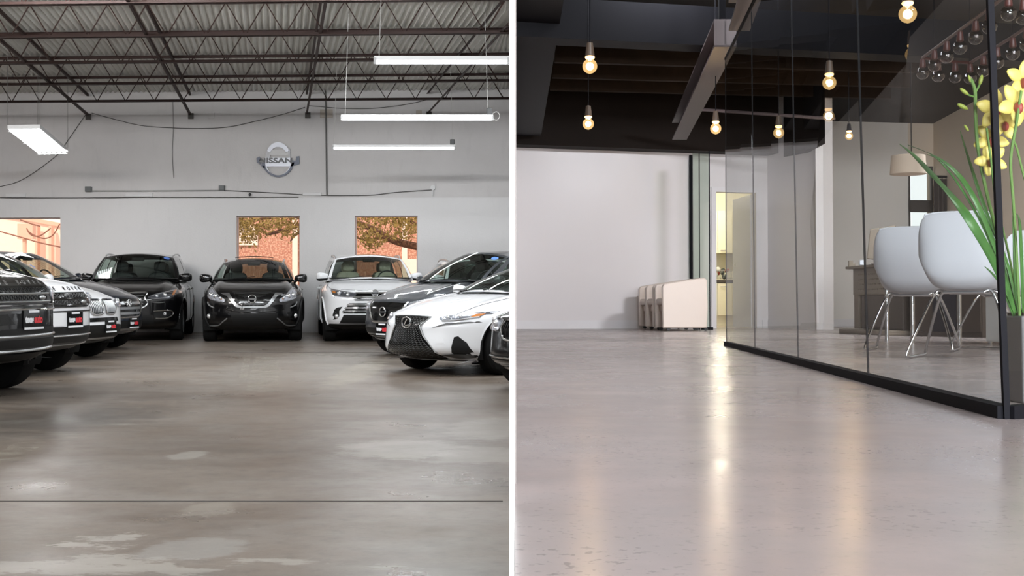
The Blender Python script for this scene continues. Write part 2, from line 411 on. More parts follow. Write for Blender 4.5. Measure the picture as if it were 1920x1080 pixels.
# ------------------------------------------------------------------ corrugated roof deck
def deck_mat():
    m, nt, b = nodes('galvanised_deck'); g = NG(nt); tc = g.n('ShaderNodeTexCoord').outputs['Object']
    n1 = g.noise(g.mapping(tc, (1.2, 0.35, 1)), 1.2, 6, 0.6)
    c = g.mix(g.ramp(n1, [(0.3, 0.0), (0.7, 1.0)]), (0.50, 0.49, 0.44), (0.68, 0.67, 0.62))
    nt.links.new(c, b.inputs['Base Color']); b.inputs['Roughness'].default_value = 0.5; b.inputs['Metallic'].default_value = 0.15
    return m
DZ = 5.41
mb = MB(); pitch = 0.108; x = -19.0; prof = []
while x < 6.2:
    for k in range(6): prof.append((x+pitch*k/6, 0.022*math.cos(2*PI*k/6)))
    x += pitch
y0, y1 = 1.0, 29.2
vs = []; 
def clampx(x, y): return min(x+DS*(y-28.6)+0.0, -0.012)
ys_ = [1.0, 8, 15, 20, 24, 29.3]
for yy in ys_: vs += [(clampx(px_, yy), yy, DZ+pz_) for px_, pz_ in prof]
n = len(prof); mb.add(vs, [(j*n+i, j*n+i+1, (j+1)*n+i+1, (j+1)*n+i) for j in range(len(ys_)-1) for i in range(n-1) if vs[j*n+i][0] < -0.0121 or vs[(j+1)*n+i][0] < -0.0121])
dk = mb.build('ceiling', deck_mat(), smooth=True, fix=False, angle=60); tag(dk, kind='structure')
mb = MB(); mb.add([(lx(-3)-0.3, -3, 5.6), (-0.01, -3, 5.6), (-0.01, 29.3, 5.6), (lx(29.3)-0.3, 29.3, 5.6), (lx(-3)-0.3, -3, 5.75), (-0.01, -3, 5.75), (-0.01, 29.3, 5.75), (lx(29.3)-0.3, 29.3, 5.75)],
    [(3,2,1,0),(4,5,6,7),(0,1,5,4),(1,2,6,5),(2,3,7,6),(3,0,4,7)])
tag(mb.build('ceiling_roof', mat('roof_slab', (0.25, 0.25, 0.24), 0.8), smooth=False), kind='structure')
# ------------------------------------------------------------------ open-web joists
M_STEEL = mat('brown_primer_steel', (0.030, 0.015, 0.012), 0.6, 0.0, var=0.25, scale=4, spec=0.2)
HB, HT = 3.63+CAMZ, 5.375
def joist(Yc, x0, x1, ph):
    e = empty('roof_joist', (x0, Yc-0.05*(x0-XB), HB))
    def P(x, z): return Vector((x-x0, -0.05*(x-x0), z-HB))
    for nm, z, sgn in (('bottom_chord', HB, 1), ('top_chord', HT, -1)):
        c = MB()
        for s_ in (-1, 1):
            a, b = P(x0, z), P(x1, z); o_ = Vector((0, s_*0.012, 0)); wv = Vector((0, s_*0.05, 0)); hv = Vector((0, 0, sgn*0.045)); tv = Vector((0, s_*0.006, 0)); uv = Vector((0, 0, sgn*0.006))
            c.add([a+o_, b+o_, b+o_+hv, a+o_+hv, a+o_+tv, b+o_+tv, b+o_+hv+tv, a+o_+hv+tv], [(0,1,2,3),(4,7,6,5),(0,4,5,1),(2,6,7,3)])
            c.add([a+o_, b+o_, b+o_+wv, a+o_+wv, a+o_+uv, b+o_+uv, b+o_+wv+uv, a+o_+wv+uv], [(0,3,2,1),(4,5,6,7),(0,1,5,4),(2,3,7,6)])
        c.build(nm, M_STEEL, e, smooth=False)
    c = MB(); pts = []; st = 0.30; x = x0+0.1+ph; up = False
    while x < x1-0.05:
        pts.append(P(x, HT-0.02 if up else HB+0.015)); x += st; up = not up
    c.tube(pts, 0.0155, 6); c.build('web', M_STEEL, e)
    return e
jl = [('in front of the back wall', 26.3), ('second from the back wall', 23.95), ('third from the back wall', 21.6), ('fourth from the back wall', 19.3), ('nearest, along the top edge of the photo', 17.0)]
for i, (wh, yj) in enumerate(jl):
    x0 = -960/FPX*yj-1.2
    tag(joist(yj, x0, -0.03, [0.05, 0.22, 0.13, 0.02, 0.2][i]), 'brown open-web steel roof joist %s' % wh, 'roof joist', 'open-web roof joists')
# bridging angles along the depth direction
def lframe(pxw, z, dyn):      # line towards the vanishing point, fixed at the wall
    a = Wp(pxw, 210, 0.1 if z > 5.2 else 0.0); x1 = a.x; y1 = a.y+0.05
    return x1, y1
seq_names = ['leftmost', 'second from left', 'third from left', 'rightmost']
for i, pxw in enumerate((165, 357, 576, 803)):
    for z, nm in ((HB+0.02, 'lower'), (HT-0.065, 'upper')):
        a = Wp(pxw, 210); y1 = a.y+0.06; x1 = a.x
        yn = 15.5
        xn = x1+DS*(yn-y1)
        if xn > -0.05: yn = y1+(-0.05-x1)/DS; xn = -0.05
        e = empty('bridging_angle', (x1, y1, z)); c = MB()
        d = Vector((xn-x1, yn-y1, 0)); n = Vector((d.y, -d.x, 0)).normalized()*0.045
        for (u, v) in ((n, Vector((0,0,0.006))), (n*0.13, Vector((0,0,0.05)))):
            c.add([Vector((0,0,0)), d, d+u, u, v, d+v, d+u+v, u+v], [(0,3,2,1),(4,5,6,7),(0,1,5,4),(1,2,6,5),(2,3,7,6),(3,0,4,7)])
        c.build('angle_bar', M_STEEL, e, smooth=False)
        if nm == 'lower':
            c = MB(); c.box((0.02, -0.10, -0.03), (0.12, 0.03, 0.13)); c.build('wall_bracket', mat('dark_bracket', (0.06, 0.055, 0.05), 0.5, 0.3), e, smooth=False)
        tag(e, '%s brown steel bridging angle running to the back wall, %s' % (nm, seq_names[i]), 'steel bracing', 'bridging angles between the roof joists')
# ------------------------------------------------------------------ fluorescent fixtures
M_TUBE = mat('lit_tube', (1, 1, 1), 0.4, emit=(0.93, 0.97, 1.0), es=9.0, var=0.0)
M_WENAM = mat('white_enamel', (0.75, 0.75, 0.75), 0.35)
M_WIRE = mat('grey_wire', (0.10, 0.095, 0.09), 0.5)
M_CORD = mat('pale_cord', (0.55, 0.54, 0.52), 0.6)
def tube_light(px0, px1, py, D, label, right_plug=True, wires=()):
    a, b = L(px0, py, D), L(px1, py, D)
    if b.x > -0.03: b.x = -0.03
    e = empty('fluorescent_light', ((a+b)/2)); m = (a+b)/2; h = (b.x-a.x)/2
    c = MB(); c.box((0, 0, 0.035), (2*h, 0.07, 0.05)); c.build('housing', M_WENAM, e, smooth=False, bevel=0.004)
    c = MB(); c.tube([(-h+0.03, -0.012, -0.012), (h-0.03, -0.012, -0.012)], 0.021, 12); c.build('tube', M_TUBE, e)
    for s_ in (-1, 1):
        c = MB(); c.box((s_*(h-0.01), -0.01, 0.0), (0.03, 0.07, 0.08)); c.build('end_cap', mat('end_cap_grey', (0.45, 0.45, 0.45), 0.4), e, smooth=False, bevel=0.006)
    for wx in wires:
        c = MB(); c.tube([(wx*h, 0, 0.05), (wx*h-0.05*(1 if wx > 0 else -1), 0.02, DZ-m.z-0.02)], 0.004, 5)
        c.build('hanging_wire', M_CORD, e)
    if right_plug:
        c = MB(); c.box((h-0.06, 0, 0.11), (0.09, 0.06, 0.11)); c.build('plug', mat('black_plug', (0.02, 0.02, 0.02), 0.4), e, bevel=0.01)
    tag(e, label, 'fluorescent light', 'hanging tube lights')
    add_light('AREA', 'tube_glow', (m.x, m.y-0.01, m.z-0.05), (0, 0, 0), 42*h, (0.93, 0.97, 1.0), shape='RECTANGLE', size=2*h, size_y=0.05)
    return e
tube_light(702, 975, 115, 15.1, 'lit white tube light hanging highest, cut off by the partition edge', False, (-0.93,))
mid_tube = tube_light(640, 925, 222, 20.2, 'long lit white tube light hanging in the middle of three', True, (-0.95, 0.93))
tube_light(624, 854, 277, 25.2, 'shorter lit white tube light hanging lowest, above the right window', True, (-0.98, 0.96))
# white flex loop at the middle tube
c = MB(); p = L(925, 222, 20.1)
c.tube(crom([p+Vector(q) for q in ((-0.02,-0.04,0.06), (0.05,-0.04,0.10), (0.10,-0.04,0.04), (0.06,-0.04,-0.03), (-0.02,-0.04,-0.01))], 5), 0.006, 6)
c.v = [q-Vector(mid_tube.location) for q in c.v]; c.build('flex_cord', M_CORD, mid_tube)
# troffer
e = empty('troffer_light', (L(45, 243, 24)+L(98, 287, 26.2))/2); m0 = Vector(e.location)
A, B_, C_, D_ = [L(*q)-m0 for q in ((14, 243, 24), (75, 242, 24), (127, 286, 26.2), (71, 287, 26.2))]
up = Vector((0, 0, 0.085)); c = MB(); c.hexa([A+Vector((0,0,0.012)), B_+Vector((0,0,0.012)), C_+Vector((0,0,0.012)), D_+Vector((0,0,0.012)), A+up, B_+up, C_+up, D_+up])
c.build('housing', M_WENAM, e, smooth=False)
c = MB()
for k in range(6):
    c = MB(); t = (k+0.5)/6; p0 = A.lerp(B_, t); p1 = D_.lerp(C_, t); c.tube([p0.lerp(p1, 0.015)+Vector((0,0,-0.012)), p0.lerp(p1, 0.985)+Vector((0,0,-0.012))], 0.02, 8); c.build('tube', M_TUBE, e)
for t in (0.02, 0.5, 0.98):
    c = MB(); p0 = A.lerp(D_, t); p1 = B_.lerp(C_, t); c.tube([p0+Vector((0,0,-0.03)), p1+Vector((0,0,-0.03))], 0.008, 6); c.build('guard_bar', M_WENAM, e)
for q in (A, B_, C_, D_):
    c = MB(); c.tube([q+up, Vector((q.x, q.y, DZ-0.02-m0.z))], 0.004, 5); c.build('hanging_wire', M_WIRE, e)
tag(e, 'wide lit six-tube light fixture hanging at the left under the joists', 'ceiling light')
add_light('AREA', 'troffer_glow', (m0.x, m0.y, m0.z-0.06), (0, 0, 0), 90, (1.0, 0.97, 0.95), shape='RECTANGLE', size=0.6, size_y=2.2)
# ------------------------------------------------------------------ wires, conduit and boxes on the back wall
def wall_line(pts, r, d=0.03, n=4): return [Wp(x_, y_, -0.1+d if y_ < 371 else d) for x_, y_ in pts]
def cable(pts, r, label, m=M_WIRE, n=6, d=0.03):
    c = MB(); c.tube(crom(wall_line(pts, r, d), n), r, 6); tag(c.build('cable', m), label, 'cable')
cable([(172, 212), (220, 225), (270, 236), (345, 240.5), (420, 239), (480, 227), (535, 213), (572, 201)], 0.009, 'long dark cable sagging across the upper wall left of the broken sign')
cable([(578, 198), (640, 203), (700, 203), (760, 196), (805, 186)], 0.008, 'thin dark cable sagging above the middle tube light')
cable([(162, 213), (124, 268), (110, 288), (66, 322), (30, 342), (-10, 352)], 0.008, 'dark cable dropping from the leftmost bracket past the ceiling light')
cable([(324, 190), (325, 240), (323, 290), (326, 334)], 0.006, 'thin cord hanging straight down the wall between the brackets')
cable([(610, 165), (611, 210), (612, 290), (613, 366)], 0.017, 'dark vertical conduit on the wall right of the broken sign')
cable([(172, 358), (260, 358), (415, 357)], 0.014, 'horizontal conduit between the two grey boxes', mat('grey_conduit', (0.30, 0.30, 0.29), 0.5))
cable([(420, 357), (520, 362), (590, 366), (690, 366), (740, 361), (810, 356)], 0.010, 'thin cable running along the ledge to the round white box')
cable([(0, 370.5), (130, 371), (250, 370), (420, 370), (560, 369.5)], 0.010, 'dark cable lying along the wall ledge')
M_GBOX = mat('grey_junction_box', (0.14, 0.15, 0.15), 0.5)
def wbox(name, px0, py0, px1, py1, th, m, label, cat):
    a, b = Wp(px0, py1, -0.1), Wp(px1, py0, -0.1); c = MB(); mid = (a+b)/2
    c.box((mid.x, mid.y-th/2, mid.z), (b.x-a.x, th, b.z-a.z), rot=-0.05); return tag(c.build(name, m, bevel=0.006), label, cat)
wbox('junction_box', 162, 350, 173, 360, 0.1, M_GBOX, 'grey square junction box at the left end of the conduit', 'junction box')
wbox('junction_box', 412, 348, 422, 357, 0.1, M_GBOX, 'grey square junction box above the middle car', 'junction box')
wbox('wall_panel', 11, 363, 49, 370, 0.03, M_WALL2, 'small painted-over panel on the ledge at the far left', 'wall panel')
wbox('wall_panel', 236, 362, 287, 369, 0.04, M_WALL2, 'long painted-over panel on the ledge above the left dark car', 'wall panel')
wbox('wall_panel', 568, 361, 603, 367, 0.04, M_WALL2, 'painted-over panel on the ledge beside the vertical conduit', 'wall panel')
M_TAN = mat('bare_tan_patch', (0.50, 0.45, 0.40), 0.8, var=0.1)
wbox('wall_patch', 600, 205, 624, 221, 0.012, M_TAN, 'bare tan patch on the wall at the conduit top', 'wall patch')
wbox('wall_patch', 780, 207, 791, 217, 0.012, M_TAN, 'small tan patch on the wall beside the right bracket', 'wall patch')
wbox('wall_plate', 391, 211, 403, 223, 0.02, M_WALL, 'painted square plate high on the wall', 'wall plate')
c = MB(); p = Wp(812, 352, -0.1); c.lathe([(0.0, 0), (0.055, 0), (0.055, 0.05), (0.04, 0.06), (0.0, 0.06)], 20, (p.x, p.y-0.06, p.z), 'Y'); c.box((p.x-0.012, p.y-0.015, p.z-0.12), (0.02, 0.02, 0.14)); c.box((p.x+0.02, p.y-0.015, p.z-0.12), (0.015, 0.02, 0.14))
tag(c.build('junction_box', mat('white_box', (0.7, 0.7, 0.7), 0.5)), 'round white junction box above the right window', 'junction box')
c = MB(); p = Wp(469.5, 365, -0.1); c.sphere((p.x, p.y-0.05, p.z), (0.032, 0.05, 0.036), 14, 8)
tag(c.build('security_camera', mat('black_dome', (0.012, 0.012, 0.014), 0.15)), 'small black camera dome on the ledge below the broken sign', 'camera')
# ------------------------------------------------------------------ broken round sign with lettering
sm_c = Wp(522, 301, -0.1)
PXM = sm_c.y/FPX
e = empty('emblem_sign', sm_c+Vector((0, -0.02, 0)))
def sp(px, py, d=0.0): return Vector(((px-522)*PXM, -d, (301-py)*PXM))
M_SCR = mat('sign_silver', (0.36, 0.37, 0.41), 0.35, 0.4); M_SDK = mat('sign_slate', (0.045, 0.052, 0.075), 0.35, 0.3); M_SLT = mat('sign_pale', (0.52, 0.52, 0.54), 0.4)
def arc(cx, cy, rx, ry, a0, a1, n=24): return [(cx+rx*math.cos(math.radians(a0+(a1-a0)*k/n)), cy-ry*math.sin(math.radians(a0+(a1-a0)*k/n))) for k in range(n+1)]
def sign_band(name, outer, inner, m, d0, d1):
    c = MB(); n = len(outer); P = [sp(*q, d1) for q in outer]+[sp(*q, d1) for q in inner]; Q = [sp(*q, d0) for q in outer]+[sp(*q, d0) for q in inner]
    fs = []
    for i in range(n-1):
        fs += [(i, i+1, n+i+1, n+i), (2*n+i, 3*n+i, 3*n+i+1, 2*n+i+1), (i, 2*n+i, 2*n+i+1, i+1), (n+i, n+i+1, 3*n+i+1, 3*n+i)]
    fs += [(0, n, 3*n, 2*n), (n-1, 3*n-1, 4*n-1, 2*n-1)]
    c.add(P+Q, fs); return c.build(name, m, e, smooth=True, angle=30)
sign_band('upper_arc', arc(522, 293, 22, 26, 22, 158), arc(522, 296, 17, 20, 30, 150), M_SCR, 0.0, 0.03)
sign_band('lower_arc', [(491,305)]+arc(522, 301, 30, 31.5, 200, 340)+[(553,305)], [(501,305)]+arc(522, 304, 24, 25, 205, 335)+[(546,305)], M_SDK, 0.0, 0.03)
sign_band('lower_arc_face', [(498,306)]+arc(522, 303, 25.0, 26, 204, 336)+[(547.5,306)], [(501,306)]+arc(522, 304, 23, 25, 207, 333)+[(546,306)], M_SCR, 0.03, 0.036)
def sign_poly(name, pts, m, d0, d1):
    c = MB(); c.prism([sp(*q) for q in pts], (0, -d0, 0), (0, -d1, 0)); return c.build(name, m, e, smooth=False)
sign_poly('center_bar', [(499,296), (545,296), (545,312.5), (499,312.5)], M_SCR, 0.0, 0.034)
sign_poly('left_fin', [(481.5,297), (487,293.5), (489,298), (486,303), (490,308), (498,313), (496,318), (489,309), (483,305)], M_SDK, 0.0, 0.03)
sign_poly('right_fin', [(556,294), (562,293), (562,308), (556,310), (545,313), (542,306), (549,301), (555,302)], M_SDK, 0.0, 0.03)
sign_poly('upper_panel', [(506,281), (541,281), (541,291), (506,291)], M_WALL2, 0.0, 0.012)
sign_poly('left_cheek', [(503,278), (507,276), (507,295), (499,300), (497,298)], M_SLT, 0.0, 0.02)
sign_poly('right_cheek', [(541,276), (545,280), (545,297), (541,296)], M_SLT, 0.0, 0.02)
vs, fs = text_mesh('ISSAN', 0.155, 0.004, 0.006)
mxx = max(v.x for v in vs); k_ = 0.29/mxx
c = MB(); c.add([Vector((v.x*k_+0.03, -0.037-v.z, v.y-0.01)) for v in vs], fs); 
v2, f2 = text_mesh('N', 0.155, 0.004, 0.0035); c.add([Vector((v.x*k_*0.72-0.335, -0.037-v.z, v.y-0.012)) for v in v2 if True], f2)
c.build('lettering', mat('sign_letters', (0.015, 0.017, 0.022), 0.35), e, smooth=False, fix=False)
tag(e, 'broken round silver car emblem sign with dark lettering on the garage wall', 'sign')
# ------------------------------------------------------------------ outside the garage windows
def brick_mat():
    m, nt, b = nodes('mottled_brick'); g = NG(nt); tc = g.n('ShaderNodeTexCoord').outputs['Object']
    br = g.n('ShaderNodeTexBrick'); br.inputs['Scale'].default_value = 1.0; br.inputs['Brick Width'].default_value = 0.22; br.inputs['Row Height'].default_value = 0.085; br.inputs['Mortar Size'].default_value = 0.012
    br.inputs['Color1'].default_value = (0.40, 0.20, 0.15, 1); br.inputs['Color2'].default_value = (0.50, 0.27, 0.20, 1); br.inputs['Mortar'].default_value = (0.40, 0.24, 0.18, 1)
    nt.links.new(g.mapping(tc, (1, 1, 1), rot=(PI/2, 0, 0)), br.inputs['Vector'])
    c = g.mix(g.ramp(g.noise(tc, 17, 2, 0.6), [(0.50, 0.0), (0.56, 0.6)]), br.outputs['Color'], (0.74, 0.55, 0.44))
    nt.links.new(c, b.inputs['Base Color']); b.inputs['Roughness'].default_value = 0.9; return m
YO = 44.0
M_STUC = mat('pale_stucco', (0.85, 0.80, 0.76), 0.9, var=0.05)
c = MB(); xa, xb = (420-960)/FPX*YO, (1100-960)/FPX*YO; c.box2((xa, YO, -0.4), (xb, YO+0.4, 4.6))
e = empty('brick_building', ((xa+xb)/2, YO, -0.4)); 
def loc(c, o): 
    c.v = [p-Vector(o.location) for p in c.v]; return c
loc(c, e).build('wall', brick_mat(), e, smooth=False)
for (p0, p1) in ((549, 559), (754, 764)):
    c = MB(); c.box2(((p0-960)/FPX*YO, YO-0.12, -0.3), ((p1-960)/FPX*YO, YO-0.01, 3.6)); loc(c, e).build('pilaster', M_STUC, e, smooth=False)
c = MB(); c.box2(((430-960)/FPX*YO, YO-0.08, CAMZ+(HZ-460)/FPX*YO), ((484-960)/FPX*YO, YO-0.01, CAMZ+(HZ-423)/FPX*YO)); loc(c, e).build('window', M_STUC, e, smooth=False)
c = MB(); c.box2(((766-960)/FPX*YO, YO-0.6, -0.4), ((1000-960)/FPX*YO, YO-0.05, CAMZ+(HZ-486)/FPX*YO)); loc(c, e).build('low_wall', M_STUC, e, smooth=False)
tag(e, 'speckled reddish brick building seen through the two right windows', 'building')
# white panel building at the left
e = empty('pale_building', (-21, 50, -0.4))
M_PK = mat('peach_panel', (0.95, 0.84, 0.76), 0.8, var=0.05); M_PKD = mat('peach_panel_dark', (0.80, 0.55, 0.45), 0.8)  # darker peach for pipes, roof edge and pole
c = MB(); zr = CAMZ+(HZ-415)/FPX*50
c.add([(-26, 50, -0.4), (-16.6, 50.8, -0.4), (-16.6, 50.8, CAMZ+(HZ-433)/FPX*50.8), (-26, 50, zr+1.6), (-26, 56, -0.4), (-16.6, 56, -0.4), (-16.6, 56, CAMZ+(HZ-433)/FPX*50.8), (-26, 56, zr+1.6)], [(0,1,2,3),(4,7,6,5),(0,4,5,1),(1,5,6,2),(2,6,7,3),(3,7,4,0)])
loc(c, e).build('wall', M_PK, e, smooth=False)
for pxs in ((72, 77), (98, 103)):
    c = MB(); c.box2(((pxs[0]-960)/FPX*50.5, 50.1, -0.3), ((pxs[1]-960)/FPX*50.5, 50.45, CAMZ+(HZ-424)/FPX*50.5)); loc(c, e).build('downpipe', M_PKD, e, smooth=False)
c = MB(); c.add([Vector((-25, 49.98, zr+1.15)), Vector((-16.6, 50.7, CAMZ+(HZ-437)/FPX*50.8-0.0)), Vector((-16.6, 50.7, CAMZ+(HZ-430)/FPX*50.8)), Vector((-25, 49.98, zr+1.35))], [(0,1,2,3)])
loc(c, e).build('roof_edge', M_PKD, e, smooth=False, solid=0.05)
tag(e, 'sunlit pale peach building with downpipes seen through the left window', 'building')
M_PW = mat('power_wire', (0.25, 0.13, 0.10), 0.7)
c = MB()
for pts in (((52, 432), (56, 436), (68, 443), (85, 447), (100, 440), (112, 420)), ((50, 428), (58, 440), (75, 442), (95, 428)), ((0, 434), (40, 445), (75, 455), (113, 463)), ((38, 412), (60, 420), (75, 424))):
    c.tube(crom([L(x_, y_, 40) for x_, y_ in pts], 5), 0.022, 5)
tag(c.build('power_cable', M_PW), 'looping overhead power cables outside the left window', 'cable')
c = MB(); c.tube([Vector((L(47,560,42).x, 42, -0.4)), L(46, 425, 42)], 0.07, 8); c.box(L(50, 434, 42), (0.5, 0.3, 0.5))
tag(c.build('utility_pole', M_PKD), 'utility pole with transformer outside the left window', 'utility pole')
# tree in front of the brick building
rt = random.Random(3)
e = empty('tree', (L(900, 560, 37).x, 37, -0.4)); o_ = Vector(e.location)
M_BARK = mat('bark', (0.10, 0.055, 0.035), 0.9, var=0.3); M_LEAF = mat('autumn_leaf', (0.20, 0.16, 0.035), 0.6, var=0.5, scale=2)
br_ = [[(908, 626), (905, 584), (900, 560), (870, 500), (800, 468), (740, 452), (700, 430), (665, 418), (600, 412), (545, 428), (500, 440)], [(800, 468), (790, 430), (760, 412), (700, 405)], [(740, 452), (720, 445), (690, 450), (670, 446)], [(600, 412), (570, 430), (552, 442), (545, 452)], [(600, 412), (540, 405), (480, 412), (445, 420)], [(870, 500), (850, 430), (830, 380), (780, 350)]]
c = MB()
for b_ in br_:
    n_ = len(b_); pts = [L(x_, y_, 37+0.5*math.sin(i)) for i, (x_, y_) in enumerate(b_)]; cp = crom(pts, 4)
    big = 0.16 if b_[0] == (908, 626) else 0.07
    c.tube([p-o_ for p in cp], [big*(1-0.72*i/len(cp)) for i in range(len(cp))], 7)
c.build('branches', M_BARK, e)
c = MB()
def leafcl(px, py, sx, sy, n_):
    for _ in range(n_):
        p = L(px+rt.gauss(0, sx), py+rt.gauss(0, sy), 36.5+rt.uniform(-1.2, 1.2)); s_ = rt.uniform(0.035, 0.08)
        u = Vector((rt.gauss(0,1), rt.gauss(0,1), rt.gauss(0,1))).normalized(); v = u.orthogonal().normalized()
        p -= o_; c.add([p-u*s_, p+v*s_*0.45, p+u*s_, p-v*s_*0.45], [(0,1,2,3)])
for q in ((455, 415, 14, 10, 420), (480, 432, 14, 9, 260), (520, 415, 22, 9, 420), (545, 430, 12, 9, 150), (460, 445, 8, 9, 120), (690, 440, 16, 10, 300), (720, 412, 30, 6, 420), (760, 425, 16, 10, 320), (700, 455, 12, 7, 150), (740, 442, 18, 6, 160), (600, 405, 30, 10, 300), (800, 400, 30, 20, 300)): leafcl(*q)
c.build('foliage', M_LEAF, e, smooth=False, fix=False)
tag(e, 'brown-leaved tree with spreading branches outside the two right windows', 'tree')
w = MB(); w.box2((-45, 29.6, -0.9), (30, 60, -0.4)); tag(w.build('ground', mat('pavement', (0.5, 0.45, 0.4), 0.9, var=0.2), smooth=False), kind='structure')
# ================================================================== CARS
def paint(name, col, rough=0.28, metal=0.0, coat=1.0): return mat(name, col, rough, metal, coat, var=0.0)
P_BLACK = paint('black_car_paint', (0.0025, 0.0025, 0.003), coat=1.0); P_WHITE = paint('white_car_paint', (0.74, 0.75, 0.77), 0.35)
P_GREY = paint('graphite_car_paint', (0.055, 0.06, 0.068), 0.3, 0.3); P_NAVY = paint('dark_blue_car_paint', (0.012, 0.017, 0.028), 0.28, 0.1)
M_PLAST = mat('black_plastic', (0.010, 0.010, 0.010), 0.55, var=0.2, spec=0.2); M_GPL = mat('grey_plastic', (0.075, 0.075, 0.074), 0.5, spec=0.3)
M_CHROME = mat('chrome', (0.62, 0.63, 0.64), 0.12, 1.0, var=0.0); M_SATIN = mat('satin_metal', (0.42, 0.43, 0.44), 0.3, 0.9)
M_TYRE = mat('tyre_rubber', (0.007, 0.007, 0.007), 0.85, var=0.2, spec=0.15); M_GLOSSB = mat('gloss_black', (0.005, 0.005, 0.005), 0.12, spec=0.4)
M_LENS = glassmat('lamp_lens', (0.97, 0.98, 1.0), 1.3); M_CGLASS = glassmat('car_glass', (0.62, 0.70, 0.66), 1.5); M_CGLASSD = glassmat('dark_car_glass', (0.30, 0.33, 0.32), 1.5)
M_LAMP = mat('lamp_reflector', (0.75, 0.76, 0.78), 0.18, 0.8); M_LAMPD = mat('lamp_housing', (0.10, 0.10, 0.105), 0.3, 0.4); M_AMB = mat('amber_lens', (0.60, 0.20, 0.03), 0.3)
M_CREAM = mat('cream_leather', (0.58, 0.53, 0.42), 0.6); M_DLEA = mat('dark_leather', (0.018, 0.018, 0.02), 0.6); M_DASH = mat('dark_dashboard', (0.015, 0.015, 0.016), 0.7)
M_PLW = mat('plate_white', (0.72, 0.73, 0.75), 0.5, var=0.15, scale=60); M_PLR = mat('plate_red', (0.55, 0.03, 0.04), 0.5); M_BLUE = mat('blue_sticker', (0.10, 0.22, 0.62), 0.5)
M_MIRR = mat('mirror_glass', (0.5, 0.52, 0.55), 0.05, 1.0)
CARS = []
def uniq(a, n): return [a[0]+(a[1]-a[0])*i/n for i in range(n+1)]
